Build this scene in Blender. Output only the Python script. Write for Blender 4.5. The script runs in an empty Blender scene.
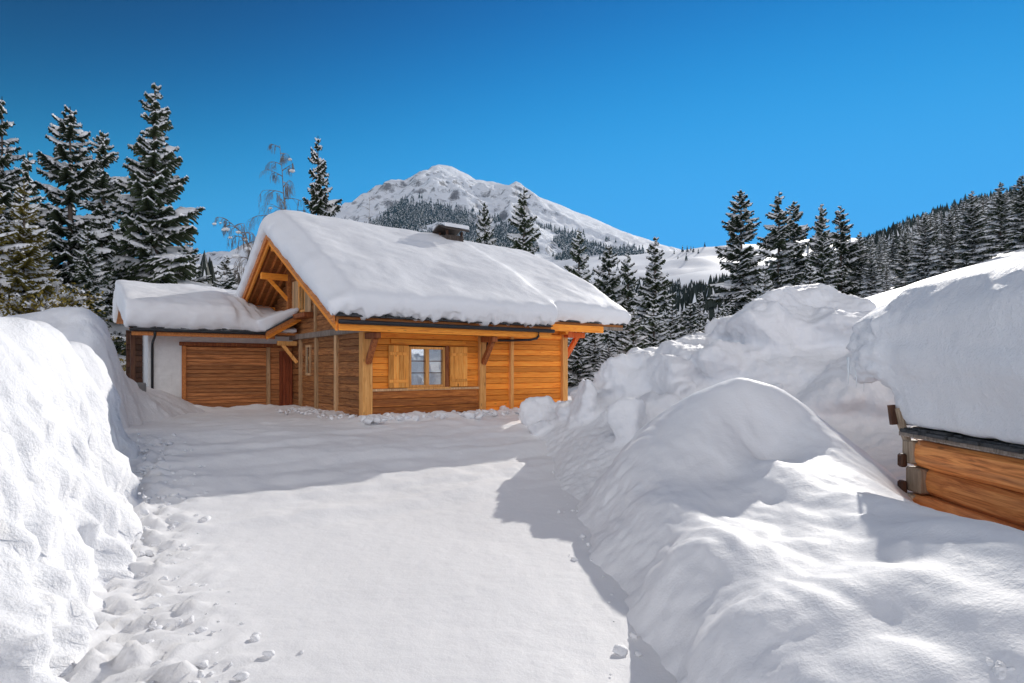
import bpy, math, random
import numpy as np
from mathutils import Vector, Matrix
R = math.radians
random.seed(7)
scene = bpy.context.scene
COL = scene.collection

# ------------------------------------------------------------------ basics
CAMH = 2.2; F = 600.0; HZ = 367.0; CX = 512.0
def W(px, py, d):                                   # a point seen at px,py and d metres away
    return ((px-CX)/F*d, d, CAMH+(HZ-py)/F*d)

def tag(o, label=None, cat=None, group=None, kind=None):
    if label: o['label'] = label
    if cat: o['category'] = cat
    if group: o['group'] = group
    if kind: o['kind'] = kind
    return o
def empty(name, loc=(0,0,0), rz=0, label=None, cat=None, group=None):
    o = bpy.data.objects.new(name, None); COL.objects.link(o)
    o.location = loc; o.rotation_euler = (0,0,rz); o.empty_display_size = .2
    return tag(o, label, cat, group)
def link(name, me, parent=None):
    o = bpy.data.objects.new(name, me); COL.objects.link(o)
    if parent: o.parent = parent
    return o
def copy_tree(o, parent=None):
    c = o.copy(); COL.objects.link(c); c.parent = parent
    for ch in list(o.children): copy_tree(ch, c)
    return c
def np_mesh(name, V, Fc, mat=None, smooth=True, var=None):
    """Fc: (n,k) index array or a list of arrays of different k"""
    if isinstance(Fc, np.ndarray): Fc = [Fc]
    Fc = [f for f in Fc if len(f)]
    me = bpy.data.meshes.new(name)
    me.vertices.add(len(V)); me.vertices.foreach_set('co', np.asarray(V, dtype=np.float32).ravel())
    nl = sum(f.size for f in Fc); npoly = sum(len(f) for f in Fc)
    me.loops.add(nl); me.polygons.add(npoly)
    me.loops.foreach_set('vertex_index', np.concatenate([f.ravel() for f in Fc]).astype(np.int32))
    tot = np.concatenate([np.full(len(f), f.shape[1]) for f in Fc]).astype(np.int32)
    start = np.concatenate([[0], np.cumsum(tot)[:-1]]).astype(np.int32)
    me.polygons.foreach_set('loop_start', start); me.polygons.foreach_set('loop_total', tot)
    if smooth: me.polygons.foreach_set('use_smooth', np.ones(npoly, dtype=bool))
    me.update(calc_edges=True); me.validate()
    if var is not None and len(var) == len(me.polygons):
        a = me.attributes.new('var', 'FLOAT', 'FACE'); a.data.foreach_set('value', np.asarray(var, dtype=np.float32))
    if mat: me.materials.append(mat)
    return me

class MB:
    """collects solid pieces and links them as one mesh"""
    def __init__(s): s.v = []; s.f = []; s.var = []; s.n = 0
    def add(s, verts, faces, var=None):
        r = random.random() if var is None else var
        s.v += [tuple(p) for p in verts]; s.f += [tuple(i+s.n for i in f) for f in faces]
        s.var += [r]*len(faces); s.n += len(verts)
    def box(s, x0, x1, y0, y1, z0, z1, b=0.006, var=None):
        # chamfered box: 24 verts
        if min(x1-x0, y1-y0, z1-z0) < 3*b: b = min(x1-x0, y1-y0, z1-z0)/4
        lo = (x0,y0,z0); hi = (x1,y1,z1); V = []; idx = {}
        for c in range(8):
            sg = [(c>>k)&1 for k in range(3)]
            for ax in range(3):
                p = []
                for k in range(3):
                    e = hi[k] if sg[k] else lo[k]
                    if k != ax: e += (-b if sg[k] else b)
                    p.append(e)
                idx[(c,ax)] = len(V); V.append(p)
        Fc = []
        for ax in range(3):
            o = [k for k in range(3) if k != ax]
            for sgn in (0,1):
                cs = []
                for (a,d) in ((0,0),(1,0),(1,1),(0,1)):
                    c = (sgn<<ax)|(a<<o[0])|(d<<o[1]); cs.append(idx[(c,ax)])
                flip = (sgn == 0) ^ (ax == 1)
                Fc.append(cs[::-1] if flip else cs)
            for (a,d) in ((0,0),(1,0),(1,1),(0,1)):
                c0 = (a<<o[0])|(d<<o[1]); c1 = c0|(1<<ax)
                q = [idx[(c0,o[0])], idx[(c1,o[0])], idx[(c1,o[1])], idx[(c0,o[1])]]
                Fc.append(q)
        for c in range(8): Fc.append([idx[(c,0)], idx[(c,1)], idx[(c,2)]])
        s.add(V, Fc, var)
    def beam(s, p, q, w, h, var=None, up=(0,0,1)):
        p = Vector(p); q = Vector(q); d = (q-p).normalized()
        side = d.cross(Vector(up)).normalized(); u = side.cross(d)
        V = []
        b = min(w,h)*.08
        for c in (p, q):
            for (a, e) in ((-1,-1),(1,-1),(1,1),(-1,1)):
                V.append(c + side*(a*(w/2)) + u*(e*(h/2-b))); V.append(c + side*(a*(w/2-b)) + u*(e*(h/2)))
        order = [1,0,0,0]
        ring = [1,0,0,0]
        # eight-sided section in order
        sec = [0,1,3,2,4,5,7,6]
        sec = [1,3,2,4,5,7,6,0]
        Fc = []
        for i in range(8):
            a = sec[i]; c = sec[(i+1)%8]; Fc.append((a, c, c+8, a+8))
        Fc.append(tuple(sec[::-1])); Fc.append(tuple(i+8 for i in sec))
        s.add(V, Fc, var)
    def tube(s, pts, rad, n=8, var=None, cap=True):
        pts = [Vector(p) for p in pts]
        if not hasattr(rad, '__len__'): rad = [rad]*len(pts)
        V = []
        for i, p in enumerate(pts):
            d = (pts[min(i+1,len(pts)-1)]-pts[max(i-1,0)]).normalized()
            a = d.cross(Vector((0,0,1)) if abs(d.z) < .95 else Vector((1,0,0))).normalized(); b = d.cross(a)
            for k in range(n):
                t = 2*math.pi*k/n; V.append(p+(a*math.cos(t)+b*math.sin(t))*rad[i])
        Fc = []
        for i in range(len(pts)-1):
            for k in range(n):
                Fc.append((i*n+k, i*n+(k+1)%n, (i+1)*n+(k+1)%n, (i+1)*n+k))
        if cap: Fc.append(tuple(range(n))[::-1]); Fc.append(tuple((len(pts)-1)*n+k for k in range(n)))
        s.add(V, Fc, var)
    def prism(s, poly, axis, a, b, var=None):
        """poly in the two other axes, extruded from a to b along axis"""
        n = len(poly); V = []
        for e in (a, b):
            for (p, q) in poly:
                if axis == 0: V.append((e,p,q))
                elif axis == 1: V.append((p,e,q))
                else: V.append((p,q,e))
        Fc = [tuple(range(n))[::-1], tuple(range(n,2*n))]
        for i in range(n): Fc.append((i,(i+1)%n,n+(i+1)%n,n+i))
        s.add(V, Fc, var)
    def build(s, name, mat, parent=None, smooth=False):
        me = bpy.data.meshes.new(name); me.from_pydata([tuple(p) for p in s.v], [], s.f); me.update()
        a = me.attributes.new('var', 'FLOAT', 'FACE'); a.data.foreach_set('value', s.var)
        import bmesh
        bm = bmesh.new(); bm.from_mesh(me); bmesh.ops.recalc_face_normals(bm, faces=bm.faces); bm.to_mesh(me); bm.free()
        if smooth: me.polygons.foreach_set('use_smooth', [True]*len(me.polygons))
        me.materials.append(mat)
        return link(name, me, parent)

# ------------------------------------------------------------------ noise
_rs = np.random.RandomState(3)
PERM = _rs.permutation(512); PERM = np.concatenate([PERM, PERM, PERM])
GRAD = _rs.normal(size=(512,3)); GRAD /= np.linalg.norm(GRAD, axis=1)[:,None]
def perlin(P):
    P = np.asarray(P, dtype=np.float64); I = np.floor(P).astype(np.int64); f = P-I; I &= 511
    u = f*f*f*(f*(f*6-15)+10); out = 0
    for dx in (0,1):
        for dy in (0,1):
            for dz in (0,1):
                g = GRAD[PERM[(PERM[(PERM[(I[...,0]+dx)&511]+I[...,1]+dy)&511]+I[...,2]+dz)&511]]
                d = (f[...,0]-dx)*g[...,0]+(f[...,1]-dy)*g[...,1]+(f[...,2]-dz)*g[...,2]
                w = (u[...,0] if dx else 1-u[...,0])*(u[...,1] if dy else 1-u[...,1])*(u[...,2] if dz else 1-u[...,2])
                out = out+w*d
    return out*1.6
def fbm(P, sc=1.0, oct=4, gain=.5, off=0.0, ridged=False, billow=False):
    P = np.asarray(P, dtype=np.float64)*sc+off; a = 1.0; s = 0; t = 0
    for i in range(oct):
        n = perlin(P)
        if ridged: n = 1-2*np.abs(n)
        if billow: n = 2*np.abs(n)-.5
        s = s+a*n; t += a; P = P*2.03+17.3; a *= gain
    return s/t
def xyz(x, y, z=0.0):
    return np.stack([x, y, np.zeros_like(x)+z], axis=-1)
def sstep(a, b, x):
    t = np.clip((x-a)/(b-a), 0, 1); return t*t*(3-2*t)
class TPS:
    def __init__(s, pts, reg=1e-3):
        s.p = np.array([(a[0],a[1]) for a in pts], float); z = np.array([a[2] for a in pts], float); n = len(z)
        K = s.k(s.p, s.p)+reg*np.eye(n); Pm = np.hstack([np.ones((n,1)), s.p])
        A = np.zeros((n+3,n+3)); A[:n,:n] = K; A[:n,n:] = Pm; A[n:,:n] = Pm.T
        s.w = np.linalg.solve(A, np.concatenate([z, np.zeros(3)]))
    def k(s, a, b):
        d2 = ((a[:,None,:]-b[None,:,:])**2).sum(-1); return .5*d2*np.log(d2+1e-9)
    def __call__(s, x, y):
        q = np.stack([x.ravel(), y.ravel()], 1); out = np.empty(len(q))
        for i in range(0, len(q), 20000):
            c = q[i:i+20000]; out[i:i+20000] = s.k(c, s.p)@s.w[:-3]+s.w[-3]+c@s.w[-2:]
        return out.reshape(x.shape)
def grid_faces(nx, ny, mask=None):
    i, j = np.meshgrid(np.arange(nx-1), np.arange(ny-1), indexing='ij')
    a = i*ny+j; Fc = np.stack([a, a+ny, a+ny+1, a+1], -1).reshape(-1,4)
    if mask is not None: Fc = Fc[mask.ravel()[Fc].any(1)]
    return Fc
def compact(V, Fc):
    used = np.unique(Fc); m = np.full(len(V), -1); m[used] = np.arange(len(used)); return V[used], m[Fc]
def vnormals(V, Fc):
    n = np.zeros_like(V); a = V[Fc[:,0]]; b = V[Fc[:,1]]; c = V[Fc[:,2]]; d = V[Fc[:,3]]
    fn = np.cross(c-a, d-b)
    for k in range(4): np.add.at(n, Fc[:,k], fn)
    return n/(np.linalg.norm(n, axis=1)[:,None]+1e-12)

# ------------------------------------------------------------------ materials
def new_mat(name):
    m = bpy.data.materials.new(name); m.use_nodes = True; nt = m.node_tree
    b = nt.nodes['Principled BSDF']; return m, nt, b
def N(nt, t, **kw):
    n = nt.nodes.new(t)
    for k, v in kw.items():
        if k.startswith('i_'):
            key = k[2:]; key = int(key) if key.isdigit() else key.replace('_',' ')
            n.inputs[key].default_value = v
        else: setattr(n, k, v)
    return n
def ramp(nt, stops):
    r = N(nt, 'ShaderNodeValToRGB'); e = r.color_ramp.elements
    while len(e) < len(stops): e.new(.5)
    for k, (p, c) in enumerate(stops):
        e[k].position = p; e[k].color = (c[0],c[1],c[2],1) if hasattr(c,'__len__') else (c,c,c,1)
    return r
def noise(nt, vec, scale, detail=4, rough=.55, dist=0):
    n = N(nt, 'ShaderNodeTexNoise'); n.inputs['Scale'].default_value = scale; n.inputs['Detail'].default_value = detail
    n.inputs['Roughness'].default_value = rough; n.inputs['Distortion'].default_value = dist
    if vec is not None: nt.links.new(vec, n.inputs['Vector'])
    return n
def mapping(nt, scale=(1,1,1), rot=(0,0,0), coord='Object'):
    tc = N(nt, 'ShaderNodeTexCoord'); mp = N(nt, 'ShaderNodeMapping')
    mp.inputs['Scale'].default_value = scale; mp.inputs['Rotation'].default_value = rot
    nt.links.new(tc.outputs[coord], mp.inputs['Vector']); return mp.outputs['Vector']

def snow_mat(name, col=(.86,.865,.885), bump=.35, grain=55, mid=5, sss=0.0, tint=None):
    m, nt, b = new_mat(name); L = nt.links.new
    v = mapping(nt)
    n1 = noise(nt, v, grain, 3, .6); n2 = noise(nt, v, mid, 6, .6); n3 = noise(nt, v, .35, 3, .5)
    a = N(nt, 'ShaderNodeMath', operation='MULTIPLY_ADD', i_1=.16); L(n1.outputs['Fac'], a.inputs[0]); L(n2.outputs['Fac'], a.inputs[2])
    bp = N(nt, 'ShaderNodeBump'); bp.inputs['Strength'].default_value = bump; bp.inputs['Distance'].default_value = .09
    L(a.outputs[0], bp.inputs['Height']); L(bp.outputs['Normal'], b.inputs['Normal'])
    rp = ramp(nt, [(.35, tuple(c*.955 for c in col)), (.65, col)]); L(n3.outputs['Fac'], rp.inputs[0])
    L(rp.outputs[0], b.inputs['Base Color'])
    b.inputs['Roughness'].default_value = .62; b.inputs['Specular IOR Level'].default_value = .28
    if sss:
        b.inputs['Subsurface Weight'].default_value = sss; b.inputs['Subsurface Scale'].default_value = .06
        b.inputs['Subsurface Radius'].default_value = (1.0,.9,.8)
    return m
def wood_mat(name, c1, c2, dark, axis='X', grain=1.0, knots=.5, stain=.3, rough=.62, worn=None):
    """grain runs along axis in the local frame; var = a value of its own for every board"""
    m, nt, b = new_mat(name); L = nt.links.new
    long = .55; cross = 9.0
    sc = {'X':(long,cross,cross),'Y':(cross,long,cross),'Z':(cross,cross,long)}[axis]
    tc = N(nt, 'ShaderNodeTexCoord'); at = N(nt, 'ShaderNodeAttribute', attribute_name='var')
    sh = N(nt, 'ShaderNodeVectorMath', operation='SCALE'); sh.inputs[0].default_value = (37.1,21.7,53.3)
    L(at.outputs['Fac'], sh.inputs['Scale'])
    ad = N(nt, 'ShaderNodeVectorMath', operation='ADD'); L(tc.outputs['Object'], ad.inputs[0]); L(sh.outputs[0], ad.inputs[1])
    mp = N(nt, 'ShaderNodeMapping'); mp.inputs['Scale'].default_value = sc; L(ad.outputs[0], mp.inputs['Vector'])
    g = noise(nt, mp.outputs[0], 3.2*grain, 5, .62, .9); big = noise(nt, mp.outputs[0], .55, 3, .5, .5)
    rp = ramp(nt, [(.22, dark), (.42, c2), (.62, c1), (.8, tuple(min(1,c*1.18) for c in c1))]); L(g.outputs['Fac'], rp.inputs[0])
    # tone of each board
    hv = N(nt, 'ShaderNodeHueSaturation'); mr = N(nt, 'ShaderNodeMapRange'); L(at.outputs['Fac'], mr.inputs[0])
    mr.inputs['To Min'].default_value = .78; mr.inputs['To Max'].default_value = 1.34; L(mr.outputs[0], hv.inputs['Value']); L(rp.outputs[0], hv.inputs['Color'])
    # knots
    mk = N(nt, 'ShaderNodeMapping'); L(ad.outputs[0], mk.inputs['Vector'])
    mk.inputs['Scale'].default_value = {'X':(1.5,5,5),'Y':(5,1.5,5),'Z':(5,5,1.5)}[axis]
    vo = N(nt, 'ShaderNodeTexVoronoi'); vo.inputs['Scale'].default_value = 1.15; L(mk.outputs[0], vo.inputs['Vector'])
    kr = ramp(nt, [(.06, 1.0), (.13, 0.0)]); L(vo.outputs['Distance'], kr.inputs[0])
    km = N(nt, 'ShaderNodeMath', operation='MULTIPLY', i_1=knots); L(kr.outputs[0], km.inputs[0])
    mx = N(nt, 'ShaderNodeMix', data_type='RGBA'); L(km.outputs[0], mx.inputs[0]); L(hv.outputs[0], mx.inputs[6]); mx.inputs[7].default_value = (*[c*.6 for c in dark],1)
    # weather stains
    s2 = ramp(nt, [(.5, 0.0), (.72, 1.0)]); L(big.outputs['Fac'], s2.inputs[0])
    sm = N(nt, 'ShaderNodeMath', operation='MULTIPLY', i_1=stain); L(s2.outputs[0], sm.inputs[0])
    m2 = N(nt, 'ShaderNodeMix', data_type='RGBA'); L(sm.outputs[0], m2.inputs[0]); L(mx.outputs[2], m2.inputs[6]); m2.inputs[7].default_value = (*(worn or dark),1)
    L(m2.outputs[2], b.inputs['Base Color'])
    bp = N(nt, 'ShaderNodeBump'); bp.inputs['Strength'].default_value = .5; bp.inputs['Distance'].default_value = .012
    L(g.outputs['Fac'], bp.inputs['Height']); L(bp.outputs[0], b.inputs['Normal'])
    b.inputs['Roughness'].default_value = rough; b.inputs['Specular IOR Level'].default_value = .3
    return m
def plain_mat(name, col, rough=.5, metal=0, var=.15, scale=6, bump=0.2):
    m, nt, b = new_mat(name); L = nt.links.new
    v = mapping(nt); n = noise(nt, v, scale, 5, .6)
    rp = ramp(nt, [(.3, tuple(c*(1-var) for c in col)), (.7, tuple(min(1,c*(1+var)) for c in col))]); L(n.outputs['Fac'], rp.inputs[0]); L(rp.outputs[0], b.inputs['Base Color'])
    bp = N(nt, 'ShaderNodeBump'); bp.inputs['Strength'].default_value = bump; bp.inputs['Distance'].default_value = .02
    L(n.outputs['Fac'], bp.inputs['Height']); L(bp.outputs[0], b.inputs['Normal'])
    b.inputs['Roughness'].default_value = rough; b.inputs['Metallic'].default_value = metal
    return m
M = {}
M['snow'] = snow_mat('packed_snow', bump=.35, grain=40, mid=3.5)
M['drive'] = snow_mat('driveway_snow', col=(.87,.865,.87), bump=.2, grain=60, mid=5)
M['bank'] = snow_mat('bank_snow', bump=.45, grain=40, mid=5)
M['smooth'] = snow_mat('settled_snow', bump=.25, grain=45, mid=3.0)
M['roofsnow'] = snow_mat('roof_snow', bump=.22, grain=45, mid=2.2)
M['treesnow'] = plain_mat('branch_snow', (.83,.84,.86), .7, 0, .06, 3)
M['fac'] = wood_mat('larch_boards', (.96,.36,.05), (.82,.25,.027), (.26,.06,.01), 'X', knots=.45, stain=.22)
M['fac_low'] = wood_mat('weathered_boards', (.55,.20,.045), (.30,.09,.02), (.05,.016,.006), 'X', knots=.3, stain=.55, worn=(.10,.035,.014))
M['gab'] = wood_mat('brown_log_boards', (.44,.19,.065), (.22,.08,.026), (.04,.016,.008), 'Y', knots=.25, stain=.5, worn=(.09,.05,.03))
M['postz'] = wood_mat('pine_posts', (.9,.48,.16), (.74,.33,.09), (.24,.09,.025), 'Z', knots=.6, stain=.12)
M['postg'] = wood_mat('pale_posts', (.62,.40,.22), (.46,.27,.13), (.18,.09,.04), 'Z', knots=.4, stain=.25)
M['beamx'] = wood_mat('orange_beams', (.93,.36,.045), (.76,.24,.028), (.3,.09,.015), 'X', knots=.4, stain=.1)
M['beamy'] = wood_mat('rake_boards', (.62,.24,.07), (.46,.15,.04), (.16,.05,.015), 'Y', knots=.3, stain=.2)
M['brack'] = wood_mat('red_brown_brackets', (.42,.15,.045), (.24,.06,.018), (.08,.02,.01), 'Z', knots=.2, stain=.3)
M['bracko'] = wood_mat('red_orange_bracket', (.75,.16,.03), (.55,.10,.02), (.2,.04,.01), 'Z', knots=.2, stain=.1)
M['shut'] = wood_mat('shutter_boards', (.93,.43,.10), (.80,.30,.05), (.3,.1,.02), 'Z', knots=1.0, stain=.15)
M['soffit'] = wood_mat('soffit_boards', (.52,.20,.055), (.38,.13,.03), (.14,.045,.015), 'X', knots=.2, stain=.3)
M['door'] = wood_mat('garage_door_boards', (.60,.25,.09), (.38,.14,.045), (.10,.035,.015), 'X', knots=.2, stain=.55, worn=(.16,.085,.045))
M['reddoor'] = wood_mat('red_brown_door', (.36,.09,.03), (.25,.055,.02), (.09,.02,.01), 'Z', knots=.1, stain=.25)
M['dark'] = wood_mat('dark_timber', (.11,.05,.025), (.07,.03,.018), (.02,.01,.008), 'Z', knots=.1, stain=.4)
M['greyw'] = wood_mat('grey_timber', (.36,.30,.25), (.22,.175,.14), (.06,.045,.035), 'Z', knots=.2, stain=.4)
M['log'] = wood_mat('shed_logs', (.86,.36,.11), (.60,.20,.055), (.12,.035,.012), 'Y', grain=.8, knots=.5, stain=.45, worn=(.36,.19,.12))
M['logend'] = wood_mat('log_ends', (.55,.43,.31), (.38,.28,.19), (.10,.06,.04), 'Z', knots=.3, stain=.35)
M['chim'] = wood_mat('chimney_boards', (.10,.075,.06), (.06,.045,.038), (.02,.015,.012), 'Z', knots=.1, stain=.3)
M['tile'] = plain_mat('slate_shingles', (.045,.047,.05), .7, 0, .5, 14, .6)
M['gutter'] = plain_mat('dark_gutter', (.025,.026,.03), .4, .4, .2, 5)
M['plaster'] = plain_mat('white_plaster', (.80,.80,.79), .85, 0, .07, 5, .3)
M['concrete'] = plain_mat('grey_concrete', (.25,.27,.28), .85, 0, .15, 4, .4)
M['frame'] = wood_mat('window_wood', (.85,.45,.15), (.68,.30,.08), (.2,.06,.02), 'Z', knots=.1, stain=.1)
M['curtain'] = plain_mat('white_curtain', (.75,.77,.78), .9, 0, .1, 12, .5)
M['interior'] = plain_mat('dark_interior', (.03,.03,.032), .9, 0, .2, 2)
M['bark'] = plain_mat('spruce_bark', (.10,.075,.058), .9, 0, .35, 9, .8)
M['birch'] = plain_mat('birch_bark', (.20,.17,.15), .85, 0, .4, 6, .5)
def glass():
    m, nt, b = new_mat('window_glass'); b.inputs['Base Color'].default_value = (.75,.82,.85,1); b.inputs['Roughness'].default_value = .03
    b.inputs['Transmission Weight'].default_value = 1.0
    L = nt.links.new; tr = N(nt,'ShaderNodeBsdfTransparent'); gl = N(nt,'ShaderNodeBsdfGlossy'); gl.inputs['Roughness'].default_value = .04; gl.inputs['Color'].default_value = (.9,.95,1,1); ms = N(nt,'ShaderNodeMixShader'); ms.inputs[0].default_value = .5
    tr.inputs['Color'].default_value = (.85,.9,.92,1); L(tr.outputs[0], ms.inputs[1]); L(gl.outputs[0], ms.inputs[2]); L(ms.outputs[0], nt.nodes['Material Output'].inputs['Surface']); v = mapping(nt); n = noise(nt, v, 2.2, 2); bp = N(nt, 'ShaderNodeBump'); bp.inputs['Strength'].default_value = .12; bp.inputs['Distance'].default_value = .03
    L(n.outputs['Fac'], bp.inputs['Height']); L(bp.outputs[0], gl.inputs['Normal']); return m
M['glass'] = glass()
M['ice'] = plain_mat('ice', (.78,.82,.85), .15, 0, .05, 9)
def needle_mat(name, c1, c2):
    m, nt, b = new_mat(name); L = nt.links.new
    oi = N(nt, 'ShaderNodeObjectInfo'); v = mapping(nt); n = noise(nt, v, 1.4, 4, .6)
    rp = ramp(nt, [(.3, c1), (.7, c2)]); L(n.outputs['Fac'], rp.inputs[0]); hv = N(nt, 'ShaderNodeHueSaturation'); L(rp.outputs[0], hv.inputs['Color'])
    mr = N(nt, 'ShaderNodeMapRange'); mr.inputs['To Min'].default_value = .75; mr.inputs['To Max'].default_value = 1.3; L(oi.outputs['Random'], mr.inputs[0]); L(mr.outputs[0], hv.inputs['Value'])
    L(hv.outputs[0], b.inputs['Base Color']); b.inputs['Roughness'].default_value = .65; b.inputs['Specular IOR Level'].default_value = .2
    return m
M['needle'] = needle_mat('spruce_needles', (.022,.034,.018), (.062,.08,.038))
M['needlefar'] = needle_mat('far_needles', (.022,.032,.028), (.045,.058,.045))
M['leaf'] = needle_mat('dry_leaves', (.14,.12,.025), (.42,.31,.06))
def mountain_mat():
    m, nt, b = new_mat('mountain_snow_and_rock'); L = nt.links.new
    ge = N(nt, 'ShaderNodeNewGeometry'); sp = N(nt, 'ShaderNodeSeparateXYZ'); L(ge.outputs['Normal'], sp.inputs[0])
    v = mapping(nt, (1,1,.45)); n = noise(nt, v, .03, 9, .74, 1.2); 
    ad = N(nt, 'ShaderNodeMath', operation='MULTIPLY_ADD', i_1=.75); L(n.outputs['Fac'], ad.inputs[0]); L(sp.outputs['Z'], ad.inputs[2])
    rp = ramp(nt, [(.0, 0.0), (1.0, 1.0)]); rp.color_ramp.elements[0].position = .51; rp.color_ramp.elements[1].position = .575; hf = N(nt, 'ShaderNodeMath', operation='MULTIPLY', i_1=.5); L(ad.outputs[0], hf.inputs[0]); L(hf.outputs[0], rp.inputs[0])
    rk = ramp(nt, [(.3, (.11,.10,.105)), (.7, (.26,.245,.24))]); n2 = noise(nt, v, .05, 6, .7); L(n2.outputs['Fac'], rk.inputs[0])
    mx = N(nt, 'ShaderNodeMix', data_type='RGBA'); L(rp.outputs[0], mx.inputs[0]); L(rk.outputs[0], mx.inputs[6]); mx.inputs[7].default_value = (.84,.86,.9,1)
    L(mx.outputs[2], b.inputs['Base Color']); b.inputs['Roughness'].default_value = .8
    bp = N(nt, 'ShaderNodeBump'); bp.inputs['Strength'].default_value = .6; bp.inputs['Distance'].default_value = 12; L(n.outputs['Fac'], bp.inputs['Height']); L(bp.outputs[0], b.inputs['Normal'])
    return m
M['mount'] = mountain_mat()

# ------------------------------------------------------------------ house frame
HS = .846                                  # scale of the chalet and all that stands round it
ANG = math.atan2(.591,.806); GB = CAMH-1.5*HS
U = np.array([.806,.591])/np.hypot(.806,.591); Vv = np.array([-U[1],U[0]]); P0 = np.array([-4.21,17.3])*HS
def H2W(x, y): p = P0+HS*(x*U+y*Vv); return p[0], p[1]

# ------------------------------------------------------------------ terrain functions
def dist_front(x, y):                     # metres in front of the chalet's long wall
    return (x-P0[0])*U[1]-(y-P0[1])*U[0]
def base_h(x, y):
    n = dist_front(x, y)
    z = GB*sstep(7.5, .6, n)**1.15
    return z
def far_h(x, y):
    r = np.hypot(x, y)
    z = GB+0*x
    # slope rising to the right
    k = sstep(17, 26, y)
    z = z+k*(.285+.02*sstep(40,120,r))*np.clip(x-3.0, 0, None)*(1-sstep(260, 700, r)*.75)
    # valley behind the chalet, then high snow fields
    val = sstep(40, 110, y)*(1-sstep(30, 120, x))
    z = z-7*val
    yy = np.clip(y-330, 0, None)
    z = z+186*np.clip((y-260)/800.,0,1)+np.clip(y-1060,0,None)*.02
    big = sstep(120, 600, r)
    P = xyz(x, y)
    z = z+big*(fbm(P, 1/260., 5)*26+fbm(P, 1/60., 3, off=9)*3)+ (1-big)*fbm(P, 1/14., 4, off=5)*.8*sstep(24,40,r)
    z = z-(1-sstep(-60, 10, y))*0
    return z

def hf_object(name, x0, x1, y0, y1, res, zf, mat, clip=None, disp=None, label=None, kind='structure'):
    nx = int((x1-x0)/res)+1; ny = int((y1-y0)/res)+1
    X, Y = np.meshgrid(np.linspace(x0,x1,nx), np.linspace(y0,y1,ny), indexing='ij')
    Z = zf(X, Y); V = np.stack([X,Y,Z], -1).reshape(-1,3)
    mask = None
    if clip is not None: mask = (Z > clip(X,Y))
    Fc = grid_faces(nx, ny, mask)
    if disp is not None:
        n = vnormals(V, Fc); V = V+disp(V, n)
    V, Fc = compact(V, Fc)
    o = link(name, np_mesh(name, V, Fc, mat)); tag(o, kind=kind)
    if label: o['label'] = label
    return o

# ---- ground in front and round the chalet
def ground_z(x, y):
    P = xyz(x, y); z = base_h(x, y); n = dist_front(x, y)/HS
    # broad waves and plough scrapes that run along the driveway
    z = z+.045*fbm(P, .45, 3)+.008*fbm(P*np.array([5.0,.8,1]), 1.2, 3, off=4)+.006*fbm(P, 6, 3, off=8)
    # ploughed ridges in the shaded part before the chalet
    q = xyz(n*1.0, (x*U[0]+y*U[1])*.22)
    z = z+(.11*fbm(q, 1.3, 4, off=2)+.035*fbm(P, 2.2, 4, off=21))*sstep(8.5, 5.5, n)
    # loose rim of snow along the walls
    t = ((x-P0[0])*U[0]+(y-P0[1])*U[1])/HS
    rim = np.exp(-((n-.55)/.42)**2)*sstep(-1.2,.3,t)*sstep(9.5,7.5,t)
    z = z+rim*(.13+.20*np.clip(fbm(P, 2.6, 4, off=3),-.3,1))
    s = -n; rim2 = np.exp(-((t+.35)/.4)**2)*sstep(-.6,.5,s)*sstep(6.8,5.5,s)
    z = z+rim2*(.04+.12*np.clip(fbm(P, 2.6, 4, off=6),-.3,1))
    rim3 = np.exp(-((s-6.2)/.5)**2)*sstep(0,-1,t)*sstep(-7,-4,t)
    z = z+rim3*(.10+.15*np.clip(fbm(P, 2.3, 4, off=1),-.4,1))
    # higher snow at the left end of the garage
    z = z+.35*np.exp(-(((t+6.2)/1.6)**2+((s-5.6)/1.6)**2))
    # left edge: tyre/foot marks at the toe of the bank
    foot = -2.75-.62*(y-4.2)
    m = np.exp(-(np.clip(x-foot-.1,0,9)/.75)**2)*sstep(12,10,y)
    z = z+m*(.03+.17*fbm(P, 3.4, 4, off=12, billow=True))+m*.05*fbm(P, 9, 2, off=3)
    e = np.minimum.reduce([x+20, 21-x, y+9, 27-y]); z = z-1.2*(1-sstep(0, 1.2, e))
    return z
hf_object('snow_ground', -20, 21, -9, 27, .07, ground_z, M['drive'], label='ploughed snow driveway in front of the chalet')

# ---- far terrain: polar sheet out to the horizon
def far_ground():
    na = 900; rr = np.concatenate([[0.5], np.geomspace(14, 5000, 180)])
    a = np.linspace(0, 2*math.pi, na, endpoint=False)
    Rr, A = np.meshgrid(rr, a, indexing='ij'); X = Rr*np.sin(A)+2; Y = Rr*np.cos(A)+8
    Z = far_h(X, Y)
    inside = (X > -19.2)&(X < 20.2)&(Y > -8.2)&(Y < 26.2)
    Z = np.where(inside, np.minimum(Z, base_h(X,Y))-1.6*np.clip(np.minimum.reduce([X+19.2,20.2-X,Y+8.2,26.2-Y])/1.5,0,1), Z)
    V = np.stack([X,Y,Z],-1).reshape(-1,3); n = len(rr)
    i, j = np.meshgrid(np.arange(n-1), np.arange(na), indexing='ij'); jn = (j+1)%na
    Fc = np.stack([i*na+j, i*na+jn, (i+1)*na+jn, (i+1)*na+j], -1).reshape(-1,4)[:, ::-1]
    o = link('terrain', np_mesh('terrain', V, Fc, M['snow'])); tag(o, kind='structure', label='snow covered slopes and fields rising behind the chalet')
far_ground()

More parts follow.
